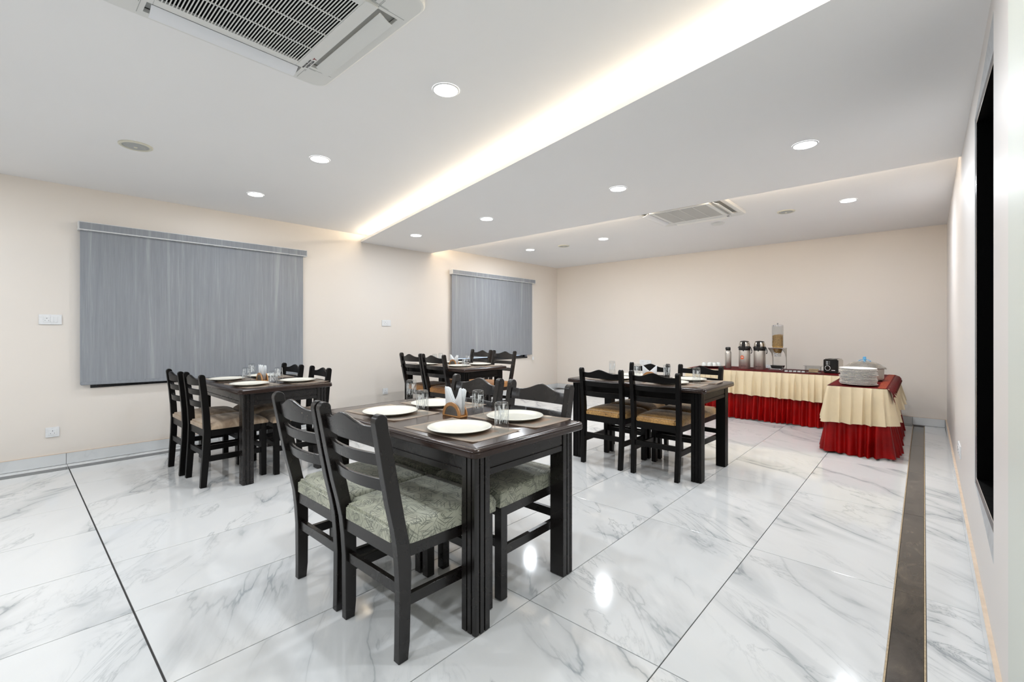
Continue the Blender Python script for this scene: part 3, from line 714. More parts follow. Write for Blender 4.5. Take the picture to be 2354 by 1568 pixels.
# ------------------------------------------------------------------ tables
TOPZ = 0.75
def make_table(loc, label, wm, tm):
    t = thing('dining_table', label, 'table', loc, 0, 'dark wooden dining tables')
    hx, hy = 0.65, 0.375
    bm = B()
    loft(bm, hx, hy, 0.032, [(0.006, 0.712), (0.001, 0.716), (0, 0.722), (0, 0.732), (0.003, 0.7345), (0.003, 0.7365), (0.001, 0.739), (0.005, 0.7455), (0.012, 0.7488), (0.019, 0.7492), (0.021, 0.7465), (0.025, 0.7465), (0.027, 0.7495), (0.03, 0.75)])
    obj('table_top', bm, tm, t)
    lw = 0.08; lx, ly = hx - 0.045 - lw, hy - 0.042 - lw
    def leg_poly():
        p = []; g = 0.0035; d = 0.0065; cs = (0.29, 0.63)
        def side(fx):
            out = [(0.003, 0)]
            for c in cs: out += [(lw * c - g, 0), (lw * c - g, d), (lw * c + g, d), (lw * c + g, 0)]
            out += [(lw - 0.003, 0)]; return [fx(a, b) for a, b in out]
        # outer corner is at (lw, lw); grooves on the two outer faces
        p = [(0, 0), (lw, 0)][:1]
        p += [(lw - 0.001, 0)]
        for c in cs[::-1]:
            cc = 1 - c; p += [(lw, lw * cc - g), (lw - d, lw * cc - g), (lw - d, lw * cc + g), (lw, lw * cc + g)]
        p += [(lw, lw - 0.006), (lw - 0.006, lw)]
        for c in cs: p += [(lw * (1 - c) + g, lw), (lw * (1 - c) + g, lw - d), (lw * (1 - c) - g, lw - d), (lw * (1 - c) - g, lw)]
        p += [(0, lw)]
        return p
    for sx in (-1, 1):
        for sy in (-1, 1):
            bm = B(); poly = [(sx * (lx + u), sy * (ly + v)) for u, v in leg_poly()]
            prism(bm, poly, 0.004, 0.712)
            obj('leg', bm, wm, t, smooth=False)
    def apron(length, mtx, sgn):
        bm = B(); y = sgn
        box(bm, -length / 2, length / 2, -0.012, 0.008, 0.618, 0.712)
        box(bm, -length / 2, length / 2, 0.008, 0.0125, 0.618, 0.645, 0.001); box(bm, -length / 2, length / 2, 0.008, 0.0125, 0.651, 0.700, 0.001)
        bmesh.ops.transform(bm, matrix=mtx, verts=bm.verts); obj('apron', bm, wm, t, smooth=False)
    apron(2 * lx, Matrix.Translation((0, ly + lw - 0.018, 0)), 1)
    apron(2 * lx, Matrix.Rotation(PI, 4, 'Z') @ Matrix.Translation((0, ly + lw - 0.018, 0)), 1)
    apron(2 * ly, Matrix.Rotation(-PI / 2, 4, 'Z') @ Matrix.Translation((0, lx + lw - 0.018, 0)), 1)
    apron(2 * ly, Matrix.Rotation(PI / 2, 4, 'Z') @ Matrix.Translation((0, lx + lw - 0.018, 0)), 1)
    return t
T1 = (-1.905, 1.56); T2 = (-4.515, 1.556); TR = (-1.90, 3.98); TF = (-4.64, 3.96)
make_table((*T1, 0), 'dark brown wooden dining table nearest the viewer, with four sage seats around it', M['wood'], M['wood_top'])
make_table((*T2, 0), 'dark wooden dining table in front of the wide left blind', M['wood'], M['wood_top'])
make_table((*TR, 0), 'dark wooden dining table in front of the buffet, between gold-seated chairs', M['wood_black'], M['wood_top'])
make_table((*TF, 0), 'dark wooden dining table in the far corner by the smaller blind', M['wood_black'], M['wood_top'])

# ------------------------------------------------------------------ chairs
def interp(tab, z):
    for (z0, a), (z1, b) in zip(tab, tab[1:]):
        if z <= z1: return a + (b - a) * max(0, (z - z0) / (z1 - z0))
    return tab[-1][1]
def make_chair(kind, wm, fm, label, group):
    t = thing('dining_chair', label, 'chair', (0, 0, 0), 0, group)
    if kind == 1:
        back = [(0, 0), (0.065, 0.001), (0.263, 0.001), (0.35, -0.004), (0.43, -0.012), (0.5, -0.026), (0.59, -0.048), (0.72, -0.074), (0.885, -0.104)]
        front = [(0, 0.041), (0.065, 0.048), (0.263, 0.051), (0.35, 0.052), (0.43, 0.042), (0.5, 0.026), (0.59, 0.007), (0.72, -0.020), (0.885, -0.055)]
        top = 0.890; hw0, splay = 0.2075, 0.016; depth = 0.467; railz = (0.372, 0.435); cus = (0.425, 0.492, 0.012)
        slats = [(0.808, 0.868, 0.034), (0.722, 0.767, 0), (0.626, 0.671, 0)]; hwf = 0.222
    else:
        back = [(0, 0), (0.12, 0.006), (0.30, 0.017), (0.43, 0.021), (0.55, 0.016), (0.70, 0.004), (0.845, -0.012)]
        front = [(0, 0.042), (0.12, 0.051), (0.30, 0.064), (0.43, 0.068), (0.55, 0.062), (0.70, 0.047), (0.845, 0.030)]
        top = 0.846; hw0, splay = 0.205, 0.012; depth = 0.47; railz = (0.385, 0.44); cus = (0.44, 0.485, 0.022)
        slats = [(0.782, 0.828, 0.030), (0.704, 0.748, 0), (0.610, 0.655, 0)]; hwf = 0.218
    yb = lambda z: interp(back, z); yf = lambda z: interp(front, z)
    th = 0.034
    poly = [(y, z) for z, y in back]
    rr = (front[-1][1] - back[-1][1]) / 2; cy = (front[-1][1] + back[-1][1]) / 2
    poly += [(cy - rr * math.cos(R(a)) , top + rr * math.sin(R(a))) for a in (15, 40, 65, 90, 115, 140, 165)]
    poly += [(y, z) for z, y in front[::-1]]
    for s in (-1, 1):
        bm = B(); f = lambda x, y, z, s=s: (x + s * splay * z / 0.9, y, z)
        a, b = sorted((s * (hw0 - th), s * hw0))
        prism(bm, poly, a, b, 'x', 0.0022, fn=f)
        o = obj('rear_leg', bm, wm, t)
        bm = B(); a, b = sorted((s * (hwf - 0.042), s * hwf)); box(bm, a, b, depth - 0.042, depth, 0.003, railz[1], 0.002)
        obj('front_leg', bm, wm, t)
    # crest rail and two slats, bowed towards the back
    for k, (z0, z1, hump) in enumerate(slats):
        bm = B(); b2 = bmesh.new(); n = 20; rings = []
        for i in range(n + 1):
            u = -1 + 2 * i / n; hw = hw0 - th + splay * z0 / 0.9 + 0.004
            x = u * hw; bow = -0.030 * (1 - u * u)
            zt = z1 + (hump * math.exp(-(u / 0.5) ** 2 * 1.2) if hump else 0) - (0.006 * math.sin(PI * abs(u)) if hump else 0)
            zb = z0 - (0.004 * (1 - u * u) if hump else 0)
            zm = (z0 + z1) / 2; rk = (yb(z1) - yb(z0)) / (z1 - z0)
            yc = (yb(zm) + yf(zm)) / 2 + 0.006 + bow; w2 = 0.009
            rings.append([b2.verts.new((x, yc - w2 + rk * (zb - zm), zb)), b2.verts.new((x, yc + w2 + rk * (zb - zm), zb)), b2.verts.new((x, yc + w2 + rk * (zt - zm), zt - 0.002)), b2.verts.new((x, yc + w2 * 0.6 + rk * (zt - zm), zt)), b2.verts.new((x, yc - w2 * 0.6 + rk * (zt - zm), zt)), b2.verts.new((x, yc - w2 + rk * (zt - zm), zt - 0.002))])
        for a, b in zip(rings, rings[1:]):
            for i in range(6):
                j = (i + 1) % 6; b2.faces.new((a[i], a[j], b[j], b[i]))
        b2.faces.new(rings[0]); b2.faces.new(rings[-1][::-1]); bmesh.ops.recalc_face_normals(b2, faces=b2.faces); merge(bm, b2)
        obj('crest_rail' if k == 0 else 'back_slat', bm, wm, t, ang=50)
    # seat frame
    bm = B(); z0, z1 = railz
    box(bm, -hw0 + th, hw0 - th, yb(0.4) + 0.012, yb(0.4) + 0.032, z0, z1)
    box(bm, -hwf + 0.042, hwf - 0.042, depth - 0.032, depth - 0.008, z0, z1)
    for s in (-1, 1):
        poly2 = [(s * (hw0 - 0.006), yf(0.4) - 0.002), (s * (hwf - 0.006), depth - 0.04), (s * (hwf - 0.028), depth - 0.04), (s * (hw0 - 0.028), yf(0.4) - 0.002)]
        prism(bm, poly2, z0, z1)
    obj('seat_frame', bm, wm, t, smooth=False)
    # cushion
    zc0, zc1, crown = cus
    b2 = bmesh.new(); n = 16
    ys = [yb(0.45) + 0.02, yb(0.45) + 0.024] ; y0 = yf(0.45) + 0.002; y1 = depth + 0.012
    if kind == 1:
        ed = [0, 0.0012, 0.0045, 0.010, 0.018]; Hh = zc1 - zc0; er = 0.018
        def axis_pts(a, b, mid_n=9): 
            return [a + e for e in ed] + [a + 0.018 + (b - a - 0.036) * k / mid_n for k in range(1, mid_n)] + [b - e for e in ed[::-1]]
    else:
        er = 0.06; Hh = zc1 - zc0; ed = [0, 0.002, 0.007, 0.016, 0.032, 0.06]
        def axis_pts(a, b, mid_n=8):
            return [a + e for e in ed] + [a + 0.06 + (b - a - 0.12) * k / mid_n for k in range(1, mid_n)] + [b - e for e in ed[::-1]]
    yl = axis_pts(y0, y1); ul = axis_pts(-0.22, 0.22); n = len(yl) - 1
    base_h = 0.55 if kind == 1 else 0.25
    def rnd_h(d): d = min(d, er); return math.sqrt(max(0.0, 1 - ((er - d) / er) ** 2))
    g = []
    for y in yl:
        row = []; tt = (y - y0) / (y1 - y0); hw = hw0 + 0.003 + (hwf + 0.008 - hw0) * tt
        dv = min(y - y0, y1 - y); v = 2 * tt - 1
        for uu in ul:
            u = uu / 0.22; du_ = 0.22 - abs(uu)
            k = (rnd_h(du_) * rnd_h(dv)) if kind == 1 else (rnd_h(du_) * rnd_h(dv)) ** 0.9
            hgt = Hh * (base_h + (1 - base_h) * k) + crown * (1 - u * u) * (1 - v * v)
            xx = u * hw * (1 - 0.02 * abs(v) ** 12)
            row.append(b2.verts.new((xx, y, zc0 + hgt)))
        g.append(row)
    for j in range(n):
        for i in range(n): b2.faces.new((g[j][i], g[j][i + 1], g[j + 1][i + 1], g[j + 1][i]))
    bd = g[0] + [r[-1] for r in g[1:]] + g[-1][-2::-1] + [r[0] for r in g[-2:0:-1]]
    low = [b2.verts.new((v.co.x * 0.99, v.co.y, zc0 - 0.004)) for v in bd]; nb = len(bd)
    for i in range(nb):
        j = (i + 1) % nb; b2.faces.new((bd[i], bd[j], low[j], low[i]))
    b2.faces.new(low)
    bmesh.ops.recalc_face_normals(b2, faces=b2.faces)
    bm = B(); merge(bm, b2)
    box(bm, -hw0 + th + 0.001, hw0 - th - 0.001, yb(0.43) + 0.006, y0 + 0.03, zc0 - 0.008, zc1 - 0.004, 0.012, 3)
    obj('seat_cushion', bm, fm, t, ang=60)
    # stretchers
    bm = B(); box(bm, -hw0 + th - 0.002, hw0 - th + 0.002, 0.012 + yb(0.26), 0.034 + yb(0.26), 0.236, 0.278, 0.0015); obj('stretcher', bm, wm, t)
    bm = B(); box(bm, -hwf + 0.040, hwf - 0.040, depth - 0.034, depth - 0.012, 0.225, 0.265, 0.0015); obj('stretcher', bm, wm, t)
    for s in (-1, 1):
        poly2 = [(s * (hw0 - 0.006), yf(0.2) - 0.003), (s * (hwf - 0.010), depth - 0.04), (s * (hwf - 0.030), depth - 0.04), (s * (hw0 - 0.028), yf(0.2) - 0.003)]
        bm = B(); prism(bm, poly2, 0.192, 0.234, bev=0.0012); obj('stretcher', bm, wm, t)
    gm = None
    for x, y in ((-hw0 + th / 2, 0.021), (hw0 - th / 2, 0.021), (-hwf + 0.021, depth - 0.021), (hwf - 0.021, depth - 0.021)):
        bm = B(); lathe(bm, [(0.010, 0.0), (0.012, 0.002), (0.012, 0.006)], 12, (x, y, 0), True, True); obj('foot_glide', bm, M['plastic'] if kind == 1 else M['chrome'], t)
    return t
def chairs(kind, wm, fm, group, spots):
    first = None
    for x, y, rz, label in spots:
        if first is None:
            first = make_chair(kind, wm, fm, label, group); first.location = (x, y, 0); first.rotation_euler = (0, 0, R(rz))
        else: dup(first, (x, y, 0), R(rz), label, group)
chairs(1, M['wood'], M['fab_sage'], 'sage seated chairs at the nearest table', [
    (-1.606, 0.943, 0, 'dark wooden ladder-back chair with sage scratch-print seat, nearest the viewer'),
    (-2.070, 0.944, 0, 'dark ladder-back chair with sage seat, left neighbour of the nearest chair'),
    (-1.612, 1.935, 180, 'dark ladder-back chair with sage seat on far side of nearest table, right one'),
    (-2.118, 1.932, 178, 'dark ladder-back chair with sage seat on far side of nearest table, left one')])
chairs(2, M['wood_black'], M['fab_beige'], 'beige seated chairs at the left table', [
    (-4.286, 0.982, 1.5, 'black ladder-back chair with beige velvet seat, right one on near side of left table'),
    (-4.765, 0.955, 0, 'black ladder-back chair with beige velvet seat, leftmost chair in the room'),
    (-4.190, 1.975, 176, 'black ladder-back chair with beige seat, right one beyond the left table'),
    (-4.80, 1.972, 181, 'black ladder-back chair with beige seat in front of the wide blind, beyond the left table')])
chairs(2, M['wood_black'], M['fab_gold'], 'gold seated chairs at the table before the buffet', [
    (-1.640, 3.540, 0, 'black ladder-back chair with gold patterned seat, right one with its back to the viewer'),
    (-2.130, 3.525, 0, 'black ladder-back chair with gold patterned seat, left one with its back to the viewer'),
    (-1.620, 4.545, 176, 'black chair beyond the table, directly in front of the buffet skirt'),
    (-2.125, 4.500, 180, 'black chair beyond the table, in front of the long wall socket')])
chairs(1, M['wood'], M['fab_rust'], 'rust seated chairs at the far table', [
    (-4.487, 3.60, 0, 'brown ladder-back chair with rust seat, right one on near side of far table'),
    (-4.950, 3.60, 0, 'brown ladder-back chair with rust seat, left one on near side of far table'),
    (-4.545, 4.785, 180, 'dark chair with rust seat beyond far table, below right end of smaller blind'),
    (-5.060, 4.82, 178, 'dark chair with rust seat beyond far table, below middle of smaller blind')])

# ------------------------------------------------------------------ table ware
ZM = TOPZ
bm = B()
b2 = bmesh.new(); g = []
for j in range(9):
    row = []
    for i in range(13):
        u = -1 + i / 6; v = -1 + j / 4
        z = 0.0012 + 0.004 * max(0, abs(u) + abs(v) - 1.75) * 4 * (1 if u > 0 else 0.4) + 0.0006 * math.sin(5 * u + 3 * v)
        row.append(b2.verts.new((u * 0.232, v * 0.152, max(0.0008, z))))
    g.append(row)
for j in range(8):
    for i in range(12): b2.faces.new((g[j][i], g[j][i + 1], g[j + 1][i + 1], g[j + 1][i]))
bmesh.ops.solidify(b2, geom=list(b2.faces), thickness=0.0008); merge(bm, b2)
mat_me = bpy.data.meshes.new('placemat'); bm.to_mesh(mat_me); bm.free(); mat_me.materials.append(M['mat'])
bm = B(); lathe(bm, [(0.001, 0.004), (0.075, 0.004), (0.077, 0.0), (0.083, 0.0), (0.085, 0.004), (0.11, 0.008), (0.143, 0.0165), (0.146, 0.0185), (0.145, 0.0205), (0.138, 0.0200), (0.112, 0.0125), (0.100, 0.0085), (0.09, 0.0075), (0.001, 0.0072)], 56)
plate_me = bpy.data.meshes.new('plate'); bm.to_mesh(plate_me); bm.free(); plate_me.materials.append(M['plate'])
for p in plate_me.polygons: p.use_smooth = True
def tumbler(facet, r0, r1, h):     # standing upside down: rim below, base on top
    bm = B(); t = 0.0012
    prof = [(r0 - 0.0008, 0.002), (r0 - 0.0004, 0.0005), (r0 + 0.0004, 0.0015), (r1 + (r0 - r1) * 0.5, h * 0.5), (r1, h - 0.008), (r1 - 0.003, h - 0.002), (r1 - 0.008, h), (0.001, h - 0.001)]
    inn = [(0.001, h - 0.008), (r1 - 0.006, h - 0.009)]
    lathe(bm, prof + inn, 28 if not facet else 20, facet=facet)
    me = bpy.data.meshes.new('tumbler'); bm.to_mesh(me); bm.free(); me.materials.append(M['glass_cut'] if facet else M['glass'])
    for p in me.polygons: p.use_smooth = not facet
    return me
gl_plain = tumbler(0, 0.0325, 0.031, 0.132); gl_facet = tumbler(0.04, 0.036, 0.032, 0.122)
def napkin_holder(loc, rz, tall, label):
    t = thing('napkin_holder', label, 'napkin holder', loc, rz, 'arched wooden napkin holders')
    r = 0.07
    for s in (-1, 1):
        bm = B(); out = [(r * math.cos(R(a)), r * math.sin(R(a)) + 0.006) for a in range(0, 181, 12)]; inn = [(r * 0.74 * math.cos(R(a)), r * 0.74 * math.sin(R(a)) + 0.006) for a in range(180, -1, -12)]
        y0, y1 = sorted((s * 0.021, s * 0.027)); prism(bm, out + inn, y0, y1, 'y'); obj('arch', bm, M['holder'], t)
        bm = B(); y0, y1 = sorted((s * 0.022, s * 0.025)); prism(bm, [(r * 0.75 * math.cos(R(a)), r * 0.75 * math.sin(R(a)) + 0.006) for a in range(0, 181, 12)], y0, y1, 'y'); obj('side_face', bm, M['holder_face'], t)
    bm = B(); box(bm, -r, r, -0.027, 0.027, 0.0, 0.008, 0.002); obj('holder_base', bm, M['holder'], t)
    return t
def napkins(loc, rz, style, label):
    t = thing('folded_napkin', label, 'napkin', loc, rz, 'folded paper napkins')
    for s in (-1, 1):
        for k in range(3):
            bm = B(); d = 0.004 * k
            if style == 'wing': poly = [(s * 0.004, 0.012), (s * 0.058, 0.012), (s * 0.063, 0.08), (s * (0.066 + 0.003 * k), 0.146 - d), (s * 0.060, 0.156 - d), (s * 0.046, 0.150 - d), (s * 0.030, 0.115), (s * 0.003, 0.074)]
            elif style == 'point': poly = [(s * 0.0, 0.012), (s * 0.060, 0.012), (s * 0.066, 0.140 - d), (s * 0.0, 0.078)]
            else: poly = [(s * 0.006, 0.012), (s * 0.03, 0.012), (s * 0.05, 0.07), (s * 0.055, 0.12), (s * 0.044, 0.148 - d), (s * 0.028, 0.14), (s * 0.016, 0.09)]
            y = -0.012 + 0.010 * k + (0.004 if s > 0 else 0)
            prism(bm, poly if s > 0 else poly[::-1], y, y + 0.0035, 'y', 0.0008, fn=lambda x, yy, z: (x, yy + 0.10 * max(0, z - 0.09) ** 1 * (0.6 if yy > 0 else -0.6), z))
            obj('napkin_leaf', bm, M['napkin'], t, ang=60)
    return t
where = {1: 'nearest table', 2: 'left table', 3: 'table before the buffet', 4: 'far corner table'}
setup = {
 1: dict(mats=[(-2.195, 1.435, 2), (-1.580, 1.402, 1), (-1.565, 1.780, 1), (-2.205, 1.805, 0)],
         plates=[(-2.155, 1.400), (-1.560, 1.375), (-1.560, 1.750), (-2.190, 1.735)],
         glasses=[(-1.995, 1.493), (-1.405, 1.487), (-1.778, 1.697), (-2.475, 1.765)], g=gl_plain, hold=(-1.848, 1.595, 0), st='wing'),
 2: dict(mats=[(-4.80, 1.40, 0), (-4.19, 1.39, 1), (-4.17, 1.79, -3), (-4.83, 1.75, 0)],
         plates=[(-4.72, 1.345), (-4.142, 1.348), (-4.13, 1.735), (-4.80, 1.69)],
         glasses=[(-4.526, 1.446), (-3.955, 1.462), (-4.31, 1.64), (-4.985, 1.642)], g=gl_facet, hold=(-4.43, 1.545, 0), st='round'),
 3: dict(mats=[(-2.20, 3.82, 0), (-1.57, 3.80, 1), (-1.55, 4.15, 3), (-2.19, 4.16, 0)],
         plates=[(-2.13, 3.80), (-1.60, 3.79), (-1.575, 4.14), (-2.14, 4.15)],
         glasses=[(-2.05, 4.07), (-1.455, 3.985), (-1.785, 4.14), (-2.44, 4.28)], g=gl_plain, hold=(-1.885, 3.99, 25), st='point'),
 4: dict(mats=[(-4.90, 3.80, 0), (-4.30, 3.78, 0), (-4.28, 4.15, 2), (-4.90, 4.14, 0)],
         plates=[(-4.88, 3.74), (-4.32, 3.80), (-4.33, 4.17), (-4.86, 4.17)],
         glasses=[(-4.99, 3.94), (-4.13, 3.72), (-4.61, 4.21), (-5.12, 4.15)], g=gl_plain, hold=(-4.595, 3.95, 0), st='point')}
pos = ['near left', 'near right', 'far right', 'far left']
for k, d in setup.items():
    for i in range(4):
        x, y, a = d['mats'][i]
        o = inst('placemat', mat_me, None, (x, y, ZM + 0.0003), R(a)); tag(o, 'woven beige placemat at the %s place of the %s' % (pos[i], where[k]), 'placemat', 'placemats on the ' + where[k])
        x, y = d['plates'][i]
        o = inst('dinner_plate', plate_me, None, (x, y, ZM + 0.0024)); tag(o, 'round ivory dinner plate at the %s place of the %s' % (pos[i], where[k]), 'plate', 'plates on the ' + where[k])
        x, y = d['glasses'][i]
        o = inst('drinking_glass', d['g'], None, (x, y, ZM + 0.0024), R(17 * i)); tag(o, '%s upside-down tumbler at the %s place of the %s' % ('patterned cut-glass' if k == 2 else 'clear plain', pos[i], where[k]), 'glass', 'upturned tumblers on the ' + where[k])
    x, y, a = d['hold']
    napkin_holder((x, y, ZM), R(a), 0, 'copper-brown arched napkin holder in the middle of the ' + where[k])
    napkins((x, y, ZM), R(a), d['st'], 'white paper napkins standing in the holder of the ' + where[k])

# ------------------------------------------------------------------ buffet tables
BZ = 0.655
def folding_table(loc, hx, hy, label):
    t = thing('buffet_table', label, 'table', loc, 0, 'skirted buffet tables')
    bm = B(); box(bm, -hx, hx, -hy, hy, BZ - 0.03, BZ, 0.003); obj('table_top', bm, M['ac_white'], t)
    for sx in (-1, 1):
        for sy in (-1, 1):
            bm = B(); tube(bm, [(sx * (hx - 0.06), sy * (hy - 0.06), 0.0), (sx * (hx - 0.06), sy * (hy - 0.06), BZ - 0.03)], 0.014, 10); obj('leg', bm, M['alu'], t)
    return t
FX0, FX1, FY0, FY1 = -2.58, -0.74, 6.74, 7.46      # long buffet
SX_0, SX_1, SY0, SY1 = -0.705, -0.265, 5.50, 7.32    # short buffet
folding_table(((FX0 + FX1) / 2, (FY0 + FY1) / 2, 0), (FX1 - FX0) / 2, (FY1 - FY0) / 2, 'long buffet table along the end wall under flasks and toaster')
folding_table(((SX_0 + SX_1) / 2, (SY0 + SY1) / 2, 0), (SX_1 - SX_0) / 2, (SY1 - SY0) / 2, 'narrow buffet table jutting toward the viewer under the plates and pot')
def drape(path, ztop, zbot_fn, amp_top, amp_bot, wl, flare, seed, power=1.0, nz=10, ds=0.012, sharp=False, shift=0.0):
    """pleated cloth hanging from a poly-line, path points in order with outward normal on the right"""
    rnd = random.Random(seed); pts = [Vector(p) for p in path]
    segs = [(a, b) for a, b in zip(pts, pts[1:])]; total = sum((b - a).length for a, b in segs)
    n = int(total / ds); b2 = bmesh.new(); grid = []
    ph = []; s = 0; knots = [0]
    while knots[-1] < total + wl: knots.append(knots[-1] + wl * rnd.uniform(0.7, 1.3))
    amps = [rnd.uniform(0.6, 1.25) for _ in knots]
    for i in range(n + 1):
        s = total * i / n; acc = 0
        for a, b in segs:
            l = (b - a).length
            if s <= acc + l + 1e-6: break
            acc += l
        tt = min(1, (s - acc) / l); p = a.lerp(b, tt); d = (b - a).normalized(); nm = Vector((d.y, -d.x))
        # smooth the normal at the corners
        e = 0.05
        if s - acc < e and a is not pts[0]:
            k_ = segs.index((a, b)); pa = segs[k_ - 1]; dp = (pa[1] - pa[0]).normalized(); nm = (nm + Vector((dp.y, -dp.x)) * (1 - (s - acc) / e)).normalized()
        if acc + l - s < e and b is not pts[-1]:
            k_ = segs.index((a, b)); pa = segs[k_ + 1]; dp = (pa[1] - pa[0]).normalized(); nm = (nm + Vector((dp.y, -dp.x)) * (1 - (acc + l - s) / e)).normalized()
        ki = max(j for j in range(len(knots) - 1) if knots[j] <= s + 1e-9)
        f = (s - knots[ki]) / (knots[ki + 1] - knots[ki])
        wv = (0.5 - 0.5 * math.cos(2 * PI * f ** 0.8)) if not sharp else (f ** 1.3 if f < 0.82 else (1 - f) / 0.18)
        col = []
        for j in range(nz + 1):
            v = j / nz; zb = zbot_fn(s / total, i)
            z = ztop + (zb - ztop) * v
            am = amp_top + (amp_bot - amp_top) * v ** power
            off = am * wv * amps[ki] + flare * v + 0.004 + shift
            q = p + nm * off + d * (0.003 * math.sin(2 * v + ki)) * v
            col.append(b2.verts.new((q.x, q.y, z)))
        grid.append(col)
    for i in range(n):
        for j in range(nz): b2.faces.new((grid[i][j], grid[i][j + 1], grid[i + 1][j + 1], grid[i + 1][j]))
    bm = B(); merge(bm, b2); bmesh.ops.recalc_face_normals(bm, faces=bm.faces); return bm
def skirt(path, vb, label, seed, fl=0.05):
    t = thing('table_skirt', label, 'table skirt', (0, 0, 0), 0, 'two-tone buffet skirts')
    bm = drape(path, BZ + 0.001, lambda u, i: vb(u) + 0.004 * math.sin(i * 0.21), 0.006, 0.062, 0.088, fl * 0.5, seed, 0.7, sharp=True, shift=0.012, ds=0.006)
    obj('cream_valance', bm, M['cream_cloth'], t, ang=80)
    bm = drape(path, BZ - 0.05, lambda u, i: 0.012 + 0.006 * math.sin(i * 0.13), -0.002, 0.066, 0.075, fl * 0.7, seed + 3, 1.1, shift=-0.006, ds=0.008)
    obj('red_lower_skirt', bm, M['red_satin'], t, ang=80)
    return t
skirt([(FX0, FY1), (FX0, FY0), (FX1 - 0.01, FY0)], lambda u: 0.375 - 0.06 * u, 'cream over red pleated skirt around the long buffet table', 11, 0.03)
skirt([(SX_0, FY0 - 0.03), (SX_0, SY0), (SX_1, SY0), (SX_1, SY1)], lambda u: 0.335 - 0.03 * math.sin(u * 5), 'cream over red pleated skirt around the narrow buffet table', 5, 0.065)
def runner(x0, x1, y0, y1, label, band=False):
    t = thing('table_runner', label, 'tablecloth', (0, 0, BZ), 0, 'crimson buffet cloths')
    bm = B(); b2 = bmesh.new(); nx = max(2, int((x1 - x0) / 0.03)); ny = max(2, int((y1 - y0) / 0.03)); g = []
    for j in range(ny + 1):
        g.append([b2.verts.new((x0 + (x1 - x0) * i / nx, y0 + (y1 - y0) * j / ny, 0.003 + 0.0012 * math.sin(i * 0.9) * math.cos(j * 0.7))) for i in range(nx + 1)])
    for j in range(ny):
        for i in range(nx): b2.faces.new((g[j][i], g[j][i + 1], g[j + 1][i + 1], g[j + 1][i]))
    bmesh.ops.solidify(b2, geom=list(b2.faces), thickness=0.0012); merge(bm, b2); obj('cloth', bm, M['runner'], t)
    return t
runner(FX0 - 0.008, FX1 - 0.0, FY0 - 0.012, FY1, 'crimson gold-dotted cloth covering the long buffet table')
rn = runner(SX_0 - 0.008, SX_1 + 0.012, SY0 - 0.010, SY1, 'crimson cloth with gold floral border covering the narrow buffet table')
bm = B(); box(bm, SX_1 - 0.060, SX_1 + 0.002, SY0 - 0.004, SY1, 0.0042, 0.0056); obj('floral_band', bm, M['band'], rn, smooth=False)
bm = B()   # hanging right edge with pointed near corner
b2 = bmesh.new(); n = 150; cols = []
for i in range(n + 1):
    y = SY0 - 0.010 + (SY1 - SY0) * i / n
    drop = 0.055 + 0.012 * math.sin(i * 0.8) + 0.085 * math.exp(-i / 7)
    out = 0.018 + 0.010 * math.sin(i * 0.8 + 1)
    cols.append([b2.verts.new((SX_1 + 0.034 + (out + 0.012) * v, y, 0.004 - drop * v ** 1.2)) for v in (0, 0.33, 0.66, 1)])
for a, b in zip(cols, cols[1:]):
    for j in range(3): b2.faces.new((a[j], a[j + 1], b[j + 1], b[j]))
for v in b2.verts:
    if v.co.z > 0.003: v.co.x = SX_1 + 0.012
bmesh.ops.solidify(b2, geom=list(b2.faces), thickness=0.001); merge(bm, b2); obj('hanging_edge', bm, M['red_satin'], rn, ang=70)

Z = BZ + 0.0045
# platters
bm = B(); lathe(bm, [(0.001, 0.0), (0.09, 0.0), (0.096, 0.002), (0.130, 0.0080), (0.149, 0.0118), (0.153, 0.0140), (0.1535, 0.0165), (0.150, 0.0185), (0.130, 0.0140), (0.096, 0.0062), (0.09, 0.0045), (0.001, 0.0045)], 48)
pl_me = bpy.data.meshes.new('platter'); bm.to_mesh(pl_me); bm.free(); pl_me.materials.append(M['platter'])
for p in pl_me.polygons: p.use_smooth = True
words = ['topmost', 'second from the top', 'third from the top', 'fourth from the top', 'fifth from the top', 'sixth from the top', 'seventh from the top', 'sixth from the bottom', 'fifth from the bottom', 'fourth from the bottom', 'third from the bottom', 'second from the bottom', 'lowest']
for k in range(13):
    z = Z + 0.0015 + (12 - k) * 0.0128
    o = inst('platter', pl_me, None, (-0.487 + random.uniform(-0.008, 0.008), 5.70 + random.uniform(-0.006, 0.006), z), random.uniform(0, 6))
    o.rotation_euler[0] = random.uniform(-0.009, 0.009)
    tag(o, 'large white platter, %s of the stack on the narrow buffet' % words[k], 'plate', 'stacked platters on the narrow buffet')
# aluminium pot
t = thing('cooking_pot', 'wide lidded aluminium pot behind the platter stack', 'pot', (-0.487, 6.36, Z), 0); t.scale = (0.82, 0.82, 0.95)
bm = B(); lathe(bm, [(0.001, 0.0), (0.17, 0.0), (0.197, 0.012), (0.205, 0.03), (0.208, 0.135), (0.218, 0.140), (0.218, 0.144), (0.204, 0.142), (0.2, 0.03), (0.17, 0.01), (0.001, 0.008)], 56); obj('pot_body', bm, M['alu'], t)
bm = B(); lathe(bm, [(0.226, 0.144), (0.229, 0.148), (0.222, 0.154), (0.205, 0.160), (0.17, 0.185), (0.12, 0.205), (0.06, 0.218), (0.001, 0.222)], 56)
lathe(bm, [(0.226, 0.144), (0.18, 0.148), (0.001, 0.15)], 56)
lid = obj('lid', bm, M['alu_lid'], t)
bm = B(); lathe(bm, [(0.016, 0.22), (0.013, 0.232), (0.020, 0.236), (0.017, 0.266), (0.012, 0.27), (0.001, 0.27)], 20); obj('knob', bm, M['blue'], lid)
